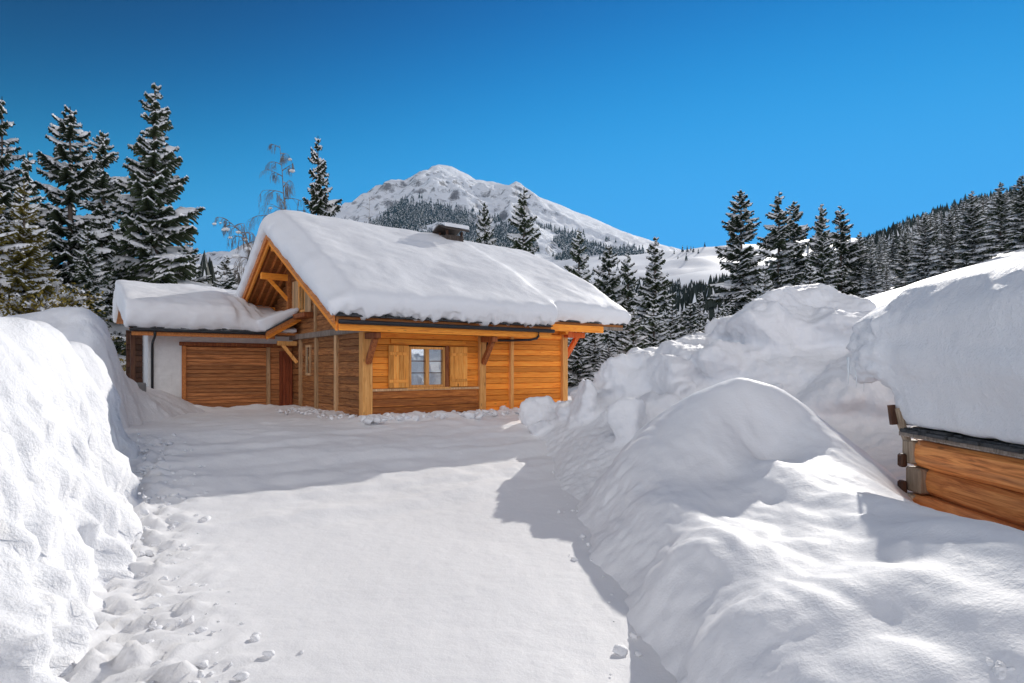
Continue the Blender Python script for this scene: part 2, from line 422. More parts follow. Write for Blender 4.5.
# ---- left bank
LB = TPS([(-2.2,2.6,-.12),(-2.8,4.0,-.06),(-3.75,6,-.06),(-4.75,8,-.06),(-5.55,9,-.05),(-6.4,10,-.05),(-6.9,11.0,0),
          (-3.1,3.4,.5),(-3.3,4.2,.6),(-4.15,6,.7),(-4.95,8,.62),(-5.7,9,.6),(-6.5,10,.5),
          (-4.6,6,1.9),(-4.4,5,1.9),(-5.3,8,1.75),(-5.85,9,1.6),(-3.8,4,1.75),(-4.75,7,1.3),(-5.1,7,2.1),
          (-5.2,6,2.68),W(50,324,7),W(90,346,8),W(112,367,9),W(123,398,9.8),W(127,432,10.3),(-7.2,11.2,.3),
          (-5.9,7,2.62),(-6.7,8,2.55),W(30,322,7.4),(-7.7,9,2.5),(-6.55,8.6,2.5),(-6.6,9.4,2.25),(-7,6,2.75),(-8,8,2.7),(-9,5,2.8),(-5,3,2.5),(-4.6,4.2,2.45),(-6,2,2.6),(-3.4,2.2,1.5),(-7.4,9.6,2.1),(-8.6,11.2,1.3),(-8.2,13,.2),(-10,14,.3),(-11,10,2.4),(-12,7,2.9),(-10,12,1.6)])
def left_z(x, y):
    z = LB(x, y); P = xyz(x, y)
    return np.minimum(z, 2.8)+.07*fbm(P, .7, 3)
def left_disp(V, n):
    steep = sstep(.93, .70, n[:,2]); low = sstep(2.2, .8, V[:,2]); k = np.clip(steep*.32*sstep(2.7,1.9,V[:,2])+low*.65, 0, 1)
    lump = fbm(V, 1.7, 4, billow=True, gain=.5, off=7); fine = fbm(V, 5.5, 3, off=3)
    d = k*(.30*lump+.045*fine)+(1-k)*.012*fine
    flow = fbm(V*np.array([1,1,.35]), 2.2, 3, off=20)*.07*steep
    return n*(d+flow)[:,None]
hf_object('snow_bank', -13, -1.6, 1.6, 14.5, .045, left_z, M['bank'], clip=lambda x,y: base_h(x,y)-.25, disp=left_disp, label='tall ploughed snow bank left of the driveway').location.x = -.2

# ---- rear left bank by the garage
RB = TPS([W(60,324,14),W(90,336,14),W(112,353,14.6),W(121,374,15),(-9.95,16.2,1.1),(-9.55,15.0,.62),(-9.2,13.4,.5),(-9.3,12.6,.4),(-10.6,12,1.6),(-13,13,2.75),(-14,16,2.6),W(20,326,13.5),W(-30,330,13.5),(-11.6,17,2.3),(-10.6,17.6,1.3),(-10.4,19,1.0),(-13,20,1.6),(-16,19,1.4),(-16,12,1.2),(-9.6,17.0,.60)])
hf_object('snow_bank', -17, -8.4, 11.5, 20.5, .07, lambda x,y: RB(x,y)+.12*fbm(xyz(x,y),1.1,4,off=30), M['bank'], clip=lambda x,y: base_h(x*HS,y*HS)*0+.2,
          disp=lambda V,n: n*(.10*fbm(V,2.0,4,billow=True,off=2)*sstep(.95,.7,n[:,2]))[:,None], label='lower snow bank left of the garage')
b_ = bpy.data.objects['snow_bank.001']; b_.scale = (HS,)*3; b_.location = (0,0,CAMH*(1-HS))

# ---- near right bank
NB = TPS([(1.15,4.17,-.05),(1.06,5.66,-.05),(1.03,8.1,-.03),(1.2,10,.05),(1.3,11.6,.2),(1.35,13,.3),(.95,3,-.1),(1.1,1.4,-.2),
          W(605,470,11.2),W(598,445,12.2),W(640,430,11),W(660,415,10.4),W(700,397,9.7),W(740,377,9.0),W(775,386,8.8),W(805,405,8.5),W(835,440,7.7),W(860,474,6.6),
          W(900,505,5.2),W(960,521,4.2),W(1024,540,3.4),
          (1.5,6.9,.62),(1.45,5.3,.60),(1.42,4.0,.55),(1.55,8.6,.72),(1.6,3.0,.6),
          (2.05,3.3,.74),(2.2,4.3,.72),(2.35,5.3,.72),(2.5,6.3,.74),(2.6,7.3,.9),W(765,460,7.9),(2.2,2.2,.78),(3.0,7.2,1.05),(2.75,8.0,1.35),
          (4.6,4.2,.35),(4.9,6.6,.2),(3.9,3.2,.6),(5.4,8.7,.3),(4.6,9.9,.7),(3.6,10.9,1.0),(2.5,12.7,.8),(3.5,13.6,.6),(6,6,.2),(2.6,1.4,.9),(3.2,2.2,1.2),(4.3,1.5,.7),(6,3,.2),(1.9,13.8,.4),(5.5,11,.3)], reg=.03)
def near_disp(V, n):
    P = V.copy(); c, s = math.cos(.9), math.sin(.9)
    q = np.stack([(V[:,0]*c+V[:,1]*s), (-V[:,0]*s+V[:,1]*c), V[:,2]], -1)
    left = sstep(2.1, 1.3, V[:,0])
    folds = (fbm(V*np.array([1.5,.32,.8])+.25*V[:,[1,0,2]]*np.array([1,0,0]), 1.0, 4, off=11)*.12+fbm(V*np.array([2.6,.8,1.]), 1.3, 3, off=31)*.03)*sstep(.9,1.5,V[:,0])
    fine = fbm(V, 4.5, 3, off=5)*.009
    crumb = fbm(V, 2.6, 4, billow=True, off=9)*.05*left
    hump = sstep(1.3,1.9,V[:,2])
    return n*((folds*(1-.75*hump)+fine*(1-.6*hump)+crumb))[:,None]
hf_object('snow_bank', .7, 6.6, 1.2, 14.2, .035, lambda x,y: NB(x,y)+.03*fbm(xyz(x,y),1.4,3), M['smooth'], clip=lambda x,y: base_h(x,y)-.25, disp=near_disp,
          label='smooth rounded snow bank right of the driveway')

# ------------------------------------------------------------------ snow bodies (voxel remesh, smoothed, roughened)
def snow_body(name, mb, mat, voxel=.06, smooth=14, disp=None, label=None, cat=None, parent=None, loc=None, rz=0, kind=None, sc=1.0):
    me = bpy.data.meshes.new('tmp'); me.from_pydata([tuple(p) for p in mb.v], [], mb.f); me.update()
    import bmesh
    bm = bmesh.new(); bm.from_mesh(me); bmesh.ops.recalc_face_normals(bm, faces=bm.faces); bm.to_mesh(me); bm.free()
    t = link('tmp', me)
    rm = t.modifiers.new('r', 'REMESH'); rm.mode = 'VOXEL'; rm.voxel_size = voxel
    sm = t.modifiers.new('s', 'SMOOTH'); sm.factor = .5; sm.iterations = smooth
    dg = bpy.context.evaluated_depsgraph_get(); ev = t.evaluated_get(dg); m2 = bpy.data.meshes.new_from_object(ev)
    bpy.data.objects.remove(t); bpy.data.meshes.remove(me)
    m2.name = name
    V = np.empty(len(m2.vertices)*3, dtype=np.float32); m2.vertices.foreach_get('co', V); V = V.reshape(-1,3).astype(float)
    Nn = np.empty(len(m2.vertices)*3, dtype=np.float32); m2.vertices.foreach_get('normal', Nn); Nn = Nn.reshape(-1,3).astype(float)
    if disp is not None:
        V = V+disp(V, Nn); m2.vertices.foreach_set('co', V.astype(np.float32).ravel())
    m2.polygons.foreach_set('use_smooth', np.ones(len(m2.polygons), dtype=bool)); m2.materials.clear(); m2.materials.append(mat); m2.update()
    o = link(name, m2, parent)
    if loc is not None: o.location = loc; o.rotation_euler = (0,0,rz); o.scale = (sc,)*3
    tag(o, label, cat, kind=kind); return o

# ---- big blocky pile behind the bank
def pile():
    mb = MB(); rnd = random.Random(12)
    PT = TPS([W(520,413,19.5),W(565,404,18.5),W(600,384,17.8),W(640,360,17.4),W(690,343,17),W(740,326,16.6),W(780,304,16.2),W(812,309,16),W(845,332,15.6),W(870,345,15),
              (1.2,15.3,.5),(1.6,13.4,.4),(2.6,13.2,.8),W(700,385,14.3),W(770,360,14),W(830,380,13.5),W(870,400,12.5),(4.2,12.2,.8),(6,11.2,.6),(8,10,.5),(6.6,9.4,.2),
              (9.6,13.5,2.6),(11,12,2.0),(12,16,3.4),(9,19.5,2.4),(4,21,1.0),(1.5,21.5,.6),(6,21,1.4),(0.0,19.8,.6),(12,20,3),(.2,17.5,.45),(10,9,.1),(.2,14.5,-.5),(-.2,12.5,-.9),(.6,10,-.9),(2.5,9.5,-.7),(4.5,9.2,-.4),(-.4,18.5,.2)])
    st = .34; nx = int(12.5/st); ny = int(13/st)
    X, Y = np.meshgrid(-.4+st*np.arange(nx), 8.8+st*np.arange(ny), indexing='ij'); Z = PT(X, Y)-.12
    V = []; Fc = []; top = Z.ravel()
    n = nx*ny
    V = [(X.ravel()[i], Y.ravel()[i], max(top[i], -.9)) for i in range(n)]+[(X.ravel()[i], Y.ravel()[i], -1.2) for i in range(n)]
    for i in range(nx-1):
        for j in range(ny-1):
            a = i*ny+j; Fc.append((a,a+ny,a+ny+1,a+1)); Fc.append((n+a,n+a+1,n+a+ny+1,n+a+ny))
    for i in range(nx-1):
        for j in (0, ny-1):
            a = i*ny+j; Fc.append((a,a+ny,n+a+ny,n+a))
    for j in range(ny-1):
        for i in (0, nx-1):
            a = i*ny+j; Fc.append((a,a+1,n+a+1,n+a))
    mb.add(V, Fc)
    import bmesh
    bmi = bmesh.new(); bmesh.ops.create_icosphere(bmi, subdivisions=3, radius=1); SV = np.array([v.co[:] for v in bmi.verts]); SF = [tuple(v.index for v in f.verts) for f in bmi.faces]; bmi.free()
    def block(x, y, sx, sy, sz, dz=0, tilt=.5, rz=None, cut=5):
        z = float(PT(np.array([x]), np.array([y]))[0])+dz; v = SV*(1+.35*fbm(SV, 1.1, 3, off=rnd.uniform(0,90)))[:,None]
        for c in range(cut):
            nn = np.array([rnd.gauss(0,1),rnd.gauss(0,1),rnd.gauss(.3,.8)]); nn /= np.linalg.norm(nn); d = np.clip(v@nn-rnd.uniform(.35,.7),0,None); v = v-d[:,None]*nn
        v = v*np.array([sx,sy,sz])*.62
        m = Matrix.Translation((x,y,z))@Matrix.Rotation(rz if rz is not None else rnd.uniform(0,3.1),4,'Z')@Matrix.Rotation(rnd.uniform(-tilt,tilt),4,'X')@Matrix.Rotation(rnd.uniform(-tilt,tilt),4,'Y')
        mb.add([tuple(m@Vector(q)) for q in v], SF)
    for k in range(150):
        t = rnd.random()**.9; x = .8+t*8.6; y = 19.0-t*3.2+rnd.gauss(-1.2,1.3)
        s = rnd.choice((.35,.5,.7,.9,1.3))*rnd.uniform(.8,1.2)*(.7+.6*t); block(x, y, s*rnd.uniform(.9,1.6), s*rnd.uniform(.7,1.2), s*rnd.uniform(.45,.9), dz=-.08*s)
    block(7.35,15.4,2.4,1.8,1.7,-.25,.3,cut=3); block(8.3,15.0,2.6,2.0,1.6,-.3,.3,cut=3); block(6.3,15.2,1.8,1.4,1.3,-.15,.4); block(7.0,14.0,2.6,1.9,1.6,-.35,.4,cut=3); block(5.4,14.6,2.0,1.3,1.1,-.25,.4,cut=4)
    block(2.6,13.3,.95,.7,1.3,.15,.2); block(1.9,15.8,1.1,.8,1.3,.1,.2); block(.9,17.6,1.3,1,.9,.05,.2); block(3.2,16.0,1.6,1.2,1.1,.0,.4)
    def disp(V, n):
        right = sstep(6.5, 9.5, V[:,0])*sstep(15.5,13,V[:,1])
        return n*((.07*fbm(V, 1.6, 4, off=2)+.06*fbm(V, 3.6, 4, billow=True)+.02*fbm(V,9,2))*(1-.65*right))[:,None]
    o = snow_body('snow_pile', mb, M['bank'], .07, 9, disp, 'large blocky heap of cleared snow between the chalet and the log shed', 'snow heap', None, (0,0,CAMH*(1-HS)), 0, sc=HS)
pile()

# ------------------------------------------------------------------ CHALET
house = empty('chalet', (P0[0],P0[1],GB), ANG, 'orange larch chalet with shuttered window under a thick white snow roof', 'chalet'); house.scale = (HS,)*3
SL = .507
def zr(y): return 2.68+SL*((y+.9) if y <= 5.8 else (12.5-y))        # underside of the roof
def boards_x(x0, x1, y0, y1, z0, z1, h, holes=(), jit=.006):
    """horizontal boards running along x; holes = (x0,x1,z0,z1)"""
    mb = MB(); z = z0; n = max(1, round((z1-z0)/h)); h = (z1-z0)/n
    for i in range(n):
        a, b = z0+i*h+.004, z0+(i+1)*h-.004; mid = (a+b)/2; segs = [(x0,x1)]
        for (hx0,hx1,hz0,hz1) in holes:
            if hz0 < mid < hz1:
                segs = [s for (p,q) in segs for s in (((p,hx0),(hx1,q)) if p < hx0 and q > hx1 else ((p,q),))]
        j = random.uniform(-jit, jit)
        for (p, q) in segs:
            if q-p > .02: mb.box(p, q, y0+j, y1, a, b, .012)
    return mb
WX0, WX1, WZ0, WZ1 = 1.36, 2.60, .88, 2.12
m = boards_x(0.1, 3.85, 0, .14, .86, 2.72, .19, [(WX0,WX1,.8,WZ1)]); m.build('front_wall', M['fac'], house)
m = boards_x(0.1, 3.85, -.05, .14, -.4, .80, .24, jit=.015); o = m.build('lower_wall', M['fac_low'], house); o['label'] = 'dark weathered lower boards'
m = boards_x(4.08, 7.42, 0, .14, -.4, 2.86, .19); o = m.build('front_wall', M['fac'], house); o['label'] = 'bright orange boards'
m = MB(); m.box(.12, 3.86, -.09, .02, .79, .86); m.build('sill_board', M['postg'], house)
m = MB(); m.box(.12, 1.3, .142, .17, -.4, 2.7); m.box(2.66,3.8,.142,.17,-.4,2.7); m.box(1.3,2.66,.142,.17,-.4,.8); m.box(1.3,2.66,.142,.17,2.14,2.7); m.box(4.05,7.4,.142,.17,-.4,2.8); m.build('wall_backing', M['dark'], house)
for (x, w, mat, z1) in ((0,.30,'postz',2.66),(3.96,.24,'postz',2.66),(5.15,.13,'postz',2.7),(7.52,.24,'postz',2.92)):
    m = MB(); m.box(x-w/2, x+w/2, -.13, .16, -.4, z1, .012); m.build('post', M[mat], house)
# window
win = MB(); e = .075
win.box(WX0,WX0+e,-.03,.1,WZ0,WZ1); win.box(WX1-e,WX1,-.03,.1,WZ0,WZ1); win.box(WX0+e,WX1-e,-.03,.1,WZ1-e,WZ1); win.box(WX0+e,WX1-e,-.03,.1,WZ0,WZ0+e)
xm = (WX0+WX1)/2; win.box(xm-.055,xm+.055,-.035,.08,WZ0+e,WZ1-e)
w_ = win.build('window', M['frame'], house)
for (a, b) in ((WX0+e, xm-.055), (xm+.055, WX1-e)):
    for k in (1,2):
        m = MB(); z = WZ0+e+(WZ1-WZ0-2*e)*k/3; m.box(a, b, .012, .04, z-.013, z+.013); m.build('glazing_bar', M['dark'], w_)
for (a, b) in ((WX0+e, xm-.055), (xm+.055, WX1-e)):
    m = MB(); m.box(a, b, .045, .055, WZ0+e, WZ1-e, .001); m.build('pane', M['glass'], w_)
m = MB(); m.box(WX0-.08, WX1+.16, -.10, .03, WZ0-.06, WZ0); m.build('sill', M['frame'], w_)
# curtains: wavy sheets behind the panes
def curtain(x0, x1, z0, z1, y, parent):
    nx = 60; X = np.linspace(x0,x1,nx); V = []; 
    for z in (z0,z1):
        for i, x in enumerate(X): V.append((x, y+.03*math.sin(i*.9)+.012*math.sin(i*2.3), z))
    V = np.array(V); i = np.arange(nx-1); Fc = np.stack([i,i+1,nx+i+1,nx+i],-1)
    link('curtain', np_mesh('curtain', V, Fc, M['curtain']), parent)
curtain(WX0+.02, xm-.02, WZ0, WZ1, .2, w_); curtain(xm+.22, WX1-.02, WZ0, WZ1, .22, w_)
m = MB(); m.box(WX0-.2, WX1+.2, .5, .52, WZ0-.3, WZ1+.3); m.build('interior', M['interior'], w_)
m = MB(); m.box(.75, 3.35, -.05, .01, 2.20, 2.34, .008); m.build('window_lintel', M['beamx'], house)
m = MB(); m.box(WX1+.0, WX1+.13, -.06, .01, WZ0, WZ1+.04, .008); m.build('window_jamb', M['brack'], house)
for (a, b) in ((.67, 1.33), (2.76, 3.40)):
    m = MB(); n = 4
    for k in range(n): m.box(a+(b-a)*k/n+.002, a+(b-a)*(k+1)/n-.002, -.075, -.03, WZ0-.0, WZ1+.02, .006)
    sh = m.build('shutter', M['shut'], house)
    for z in (WZ0+.2, WZ1-.22): m = MB(); m.box(a+.03, b-.03, -.095, -.073, z-.045, z+.045); m.build('crossbar', M['shut'], sh)
# gable wall (x = 0 plane)
def boards_gable(x0, x1, ya, yb, z0, z1, h, mat, name, roof=True):
    mb = MB(); n = round((z1-z0)/h)
    for i in range(n):
        a = z0+i*h+.003; b = a+h-.006; y0 = ya; y1 = yb
        if roof:
            ylo = (b-2.68)/SL-.9+.05; yhi = 12.5-(b-2.68)/SL-.05
            y0 = max(y0, ylo); y1 = min(y1, yhi)
        if y1-y0 > .05: mb.box(x0+random.uniform(-.012,.012), x1, y0, y1, a, b, .014)
    return mb.build(name, M[mat], house)
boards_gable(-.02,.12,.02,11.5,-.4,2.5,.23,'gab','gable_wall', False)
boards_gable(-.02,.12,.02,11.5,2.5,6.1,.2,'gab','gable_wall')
for y in (.10,2.26,4.17,5.95): 
    m = MB(); m.box(-.11, .05, y-.085, y+.085, -.4, 2.52, .01); m.build('post', M['postg'], house)
for (y, z1) in ((.06,3.0),(2.26,4.1),(4.3,5.1)):
    m = MB(); m.box(-.09, .05, y-.07, y+.07, 2.68, z1, .01); m.build('post', M['postg'], house)
m = MB(); m.box(-.16, .06, 7.2, 7.42, 2.7, 6.2, .012); m.build('post', M['beamy'], house)
m = MB(); m.box(-.17, .08, -.2, 7.0, 2.51, 2.70, .015); m.build('cross_beam', M['greyw'], house)
# small lower gable window
m = MB(); m.box(-.07,.02,4.85,5.35,1.2,1.28); m.box(-.07,.02,4.85,5.35,2.2,2.28); m.box(-.07,.02,4.85,4.93,1.28,2.2); m.box(-.07,.02,5.27,5.35,1.28,2.2)
w2 = m.build('window', M['postg'], house); m = MB(); m.box(-.035,-.03,4.93,5.27,1.28,2.2,.001); m.build('pane', M['glass'], w2)
# upper gable window between pale shutters
for (a, b) in ((4.75,5.35),(6.2,6.85)):
    m = MB(); n = 4
    for k in range(n): m.box(-.09,-.04,a+(b-a)*k/n+.003,a+(b-a)*(k+1)/n-.003,3.45,4.72 if a > 5 else 4.6,.006)
    m.build('shutter', M['postg'], house)
m = MB(); m.box(-.08,.0,5.38,5.46,3.5,4.75); m.box(-.08,.0,6.1,6.18,3.5,4.75); m.box(-.08,.0,5.46,6.1,4.66,4.75); m.box(-.08,0,5.46,6.1,3.5,3.58); m.box(-.08,0,5.75,5.81,3.58,4.66)
w3 = m.build('window', M['frame'], house); m = MB(); m.box(-.036,-.03,5.46,6.1,3.58,4.66,.001); m.build('pane', M['glass'], w3)
m = MB(); m.box(-.35,-.02,4.6,7.0,3.25,3.42,.01); m.build('window_ledge', M['brack'], house)
# other walls
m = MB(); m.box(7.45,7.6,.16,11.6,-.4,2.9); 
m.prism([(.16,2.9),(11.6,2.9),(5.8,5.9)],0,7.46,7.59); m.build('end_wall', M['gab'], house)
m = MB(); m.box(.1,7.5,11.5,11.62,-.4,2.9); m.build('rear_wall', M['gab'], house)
# roof: two pieces with different eaves
def roof_piece(x0, x1, ye, name, z_off=0.0, th=.16):
    mb = MB(); yb = 12.5
    p = [(ye, zr(ye)+z_off),(5.8, zr(5.8)+z_off),(yb, zr(yb)+z_off),(yb, zr(yb)+th+z_off),(5.8, zr(5.8)+th+z_off+.02),(ye, zr(ye)+th+z_off)]
    mb.prism([p[0],p[1],p[4],p[5]],0,x0,x1); mb.prism([p[1],p[2],p[3],p[4]],0,x0,x1)
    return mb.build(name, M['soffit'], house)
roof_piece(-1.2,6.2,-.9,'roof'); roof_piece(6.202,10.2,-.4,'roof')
# shingle edges
m = MB()
def shingle_edge(mb, x0, x1, y, z, seed):
    rnd = random.Random(seed); x = x0
    while x < x1:
        w = rnd.uniform(.18,.42); d = rnd.uniform(.0,.05); mb.box(x, min(x+w,x1)-.01, y-.1-d, y+.5, z, z+rnd.uniform(.03,.065), .006); 
        if rnd.random() < .6: mb.box(x+.03, min(x+w*.8,x1), y-.06-d, y+.5, z+.05, z+.1, .006)
        x += w
shingle_edge(m,-1.24,6.2,-.9,zr(-.9)+.17,2); shingle_edge(m,6.21,10.25,-.4,zr(-.4)+.17,3); shingle_edge(m,6.21,10.25,-.36,zr(-.4)+.25,5)
m.build('shingles', M['tile'], house)
m = MB(); m.box(-1.15, 6.16, -.97, -.905, 2.47, 2.74, .008); m.build('fascia', M['beamx'], house)
m = MB(); m.box(6.22, 9.1, -.47, -.405, 2.76, 3.0, .008); m.build('fascia', M['beamx'], house)
m = MB(); m.box(9.1, 10.15, -.46, -.405, 2.88, 3.0, .008); m.build('fascia', M['greyw'], house)
m = MB(); m.box(7.3,7.42,-.4,0,2.66,2.9); m.box(4.1,7.4,-.06,.0,2.50,2.64,.01); m.build('wall_plate', M['beamx'], house)
m = MB(); m.box(0.16,3.84,-.045,.0,2.5,2.66,.01); m.build('wall_plate', M['beamx'], house)
# eave soffit boards seen from below come with the roof; purlins under the eaves
# gutter and down pipe
m = MB(); x = np.linspace(-1.18, 6.2, 40); 
m.tube([(a, -1.04, 2.70+.0*a) for a in x], .062, 8); g = m.build('gutter', M['gutter'], house, True)
m = MB(); m.tube([(5.55,-1.04,2.66),(5.55,-1.03,2.52),(5.50,-.98,2.44),(5.35,-.85,2.40),(4.9,-.45,2.38),(4.45,-.2,2.38),(4.2,-.16,2.38),(4.14,-.14,2.3),(4.14,-.10,2.1)], .042, 10); m.build('drain_pipe', M['gutter'], g, True)
# eave brackets
for (x, mt) in ((0.0,'brack'),(3.96,'brack')):
    m = MB(); m.box(x-.10, x+.10, -.82, -.13, 2.30, 2.47, .012); m.beam((x,-.15,1.62),(x,-.66,2.32),.15,.15,up=(1,0,0)); m.build('eave_bracket', M[mt], house)
m = MB(); m.box(7.64, 8.55, -.06, .14, 2.58, 2.78, .012); m.beam((7.62,.03,1.78),(8.22,.03,2.60),.15,.15,up=(0,1,0)); m.build('eave_bracket', M['bracko'], house)
m = MB(); m.box(7.42, 7.62, -.40, -.13, 2.56, 2.76, .012); m.build('purlin_end', M['bracko'], house)
# gable brackets: purlin, brace
for (y, z, br) in ((5.8,5.86,True),(7.31,5.05,True),(9.6,3.98,False),(2.6,4.25,False)):
    m = MB(); m.box(-1.12, -.02, y-.1, y+.1, z-.24, z, .012)
    if br: m.beam((-.1,y,z-1.0),(-.85,y,z-.2),.12,.14,up=(0,1,0))
    m.build('gable_bracket', M['beamx'], house)
# bargeboards: two layers on each rake
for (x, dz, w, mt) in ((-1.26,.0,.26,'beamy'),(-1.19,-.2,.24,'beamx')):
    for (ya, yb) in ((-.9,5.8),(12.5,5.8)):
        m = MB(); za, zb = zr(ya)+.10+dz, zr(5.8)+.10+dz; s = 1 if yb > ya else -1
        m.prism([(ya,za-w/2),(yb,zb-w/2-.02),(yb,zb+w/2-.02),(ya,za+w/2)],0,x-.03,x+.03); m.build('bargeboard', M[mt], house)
m = MB(); m.prism([(-.95,zr(-.9)+.2),(5.8,zr(5.8)+.2),(12.55,zr(12.5)+.2),(12.55,zr(12.5)+.27),(5.8,zr(5.8)+.28),(-.95,zr(-.9)+.27)],0,-1.33,-1.14); m.build('rake_edge', M['tile'], house)
# rafters in the left overhang
for k in range(4):
    m = MB(); x = -1.0+.28*k
    for (ya,yb) in ((-.85,5.8),(12.4,5.8)):
        m.prism([(ya,zr(ya)-.09),(yb,zr(5.8)-.09),(yb,zr(5.8)+.01),(ya,zr(ya)+.01)],0,x-.04,x+.04)
    m.build('rafter', M['beamy'], house)
# chimney
def chimney():
    cx, cy = 5.75, 5.0; zb = zr(cy)-.12
    m = MB(); n = 7
    for k in range(n):
        a = cx-.40+0.80*k/n; m.box(a+.004,a+.80/n-.004,cy-.37,cy-.31,zb,zb+1.31,.006); m.box(a+.004,a+.80/n-.004,cy+.31,cy+.37,zb,zb+1.31,.006)
    for k in range(6):
        a = cy-.31+.62*k/6; m.box(cx-.40,cx-.34,a+.004,a+.099,zb,zb+1.31,.006); m.box(cx+.34,cx+.40,a+.004,a+.099,zb,zb+1.31,.006)
    m.box(cx-.34,cx+.34,cy-.31,cy+.31,zb,zb+1.2)
    c = m.build('chimney', M['chim'], house)
    m = MB()
    for sx in (-.34,.34):
        for sy in (-.30,.30): m = MB(); m.box(cx+sx-.04,cx+sx+.04,cy+sy-.04,cy+sy+.04,zb+1.24,zb+1.50); m.build('cap_post', M['dark'], c)
    m = MB(); z = zb+1.48; m.prism([(cy-.56,z),(cy,z+.22),(cy+.56,z),(cy+.56,z+.06),(cy,z+.27),(cy-.56,z+.06)],0,cx-.55,cx+.55); m.build('cap_roof', M['chim'], c)
    s = MB(); s.prism([(cy-.57,z+.09),(cy,z+.38),(cy+.57,z+.09),(cy+.52,z+.27),(cy,z+.34),(cy-.52,z+.27)],0,cx-.56,cx+.56)
    snow_body('snow_sheet', s, M['roofsnow'], .03, 3, None, 'thin sheet of snow on the small roof of the chalet chimney', 'snow', None, (P0[0],P0[1],GB), ANG, sc=HS)
chimney()
# roof snow
def roof_snow():
    s = MB()
    def sec(ye, t_e, t_r, lean):
        zt = lambda y: zr(y)+.2
        return [(ye, zt(ye)-.02),(ye-lean*.8, zt(ye)+.22),(ye-lean, zt(ye)+t_e*.55),(ye-lean*.6, zt(ye)+t_e*.80),(ye+.5, zt(ye+.5)+t_e*.90),(ye+1.9, zt(ye+1.9)+t_r*1.06),(4.9, zt(4.9)+t_r*1.0),(5.8, zt(5.8)+t_r*.88),(6.7, zt(6.7)+t_r),
                (11.8, zt(11.8)+t_e),(12.7, zt(12.5)+t_e*.8),(12.8, zt(12.5)+.3),(12.5, zt(12.5)-.02),(5.8, zt(5.8)-.05)]
    def pr(p, a, b):       # split so that the section stays convex enough
        k = 7; s.prism(p[:k+1]+[p[-1]],0,a,b); s.prism(p[k:],0,a,b)
    pr(sec(-.98,.92,.95,.30), -1.0, 6.35); pr(sec(-.96,.72,.72,.25), -1.3, -.9); pr(sec(-.92,.46,.46,.15), -1.48, -1.2)
    pr(sec(-.50,.86,.86,.30), 6.2, 10.2); pr(sec(-.48,.6,.6,.25), 10.1, 10.5)
    def disp(V, n):
        up = sstep(.2,.8,n[:,2]); drip = np.clip(fbm(V*np.array([1,1,.3]), 3.0, 3, off=4),-1,1)
        low = sstep(zr(-.9)+.75, zr(-.9)+.15, V[:,2])*sstep(.3,-.6,V[:,1])
        d = .16*fbm(V, .35, 3, off=3)*up+.02*fbm(V, 1.8, 3)+.05*(1-up)*fbm(V, 1.3, 3, off=8)
        out = n*d[:,None]; out[:,2] -= low*(.01+.24*drip+.10*fbm(V*np.array([1,1,.3]), 8.0, 2, off=9))
        return out
    snow_body('roof_snow', s, M['roofsnow'], .06, 70, disp, 'metre thick white snow blanket on the chalet roof', 'snow', None, (P0[0],P0[1],GB), ANG, sc=HS)
roof_snow()

# ------------------------------------------------------------------ GARAGE
gx, gy = H2W(0, 7.0)
gar = empty('garage', (gx,gy,GB), ANG, 'low white garage with brown timber door joined to the left of the chalet', 'garage'); gar.scale = (HS,)*3
m = MB(); m.box(-4.78,-3.78,0,.2,-.4,2.66,.01); m.box(-3.78,-.03,0,.2,2.36,2.66,.01); m.box(-4.78,-4.6,.2,5.8,-.4,2.66,.01); m.box(-4.6,-.03,5.6,5.8,-.4,2.6); m.build('wall', M['plaster'], gar)
dd = boards_x(-3.65,-.98,.08,.14,-.35,2.22,.135,jit=.004).build('garage_door', M['door'], gar)
for (a,b) in ((-3.78,-3.65),(-.98,-.86)):
    m = MB(); m.box(a,b,-.04,.15,-.4,2.24,.01); m.build('door_post', M['postg' if a > -2 else 'beamy'], gar)
m = MB(); m.box(-3.7,-.04,.145,.19,-.4,2.3); m.build('door_backing', M['dark'], gar)
m = MB(); m.box(-3.86,-.04,-.07,.12,2.24,2.37,.012); m.build('lintel', M['brack'], gar)
boards_x(-.86,-.03,.05,.14,-.35,2.24,.2).build('side_boards', M['door'], gar)
m = MB()
for k in range(4): m.box(-.52+.12*k,-.41+.12*k,-.02,.05,-.3,2.1,.006)
m.build('side_door', M['reddoor'], gar)
m = MB(); m.box(-4.42,-4.08,-.012,.01,.85,1.22,.004); m.build('meter_hatch', M['plaster'], gar)
def gz(y): return 2.66+.25*(y+.75)
m = MB(); m.prism([(-.75,gz(-.75)),(4.2,gz(4.2)),(4.2,gz(4.2)+.12),(-.75,gz(-.75)+.12)],0,-5.35,-.04)
m.prism([(4.2,gz(4.2)),(6.4,gz(4.2)-.6),(6.4,gz(4.2)-.48),(4.2,gz(4.2)+.12)],0,-5.35,-.04); m.build('roof', M['soffit'], gar)
m = MB(); m.box(-5.3,-.9,-.81,-.755,2.52,2.68,.006); m.build('fascia', M['beamy'], gar)
m = MB(); shingle_edge(m,-5.38,-.5,-.75,gz(-.75)+.11,8); m.build('shingles', M['tile'], gar)
m = MB(); m.tube([(a,-.87,2.70) for a in np.linspace(-5.36,-.85,20)], .055, 8); g = m.build('gutter', M['gutter'], gar, True)
m = MB(); m.tube([(-4.66,-.87,2.66),(-4.66,-.80,2.5),(-4.66,-.25,2.36),(-4.66,-.07,2.28),(-4.66,-.05,2.1),(-4.66,-.05,-.2)], .042, 10); m.build('down_pipe', M['gutter'], g, True)
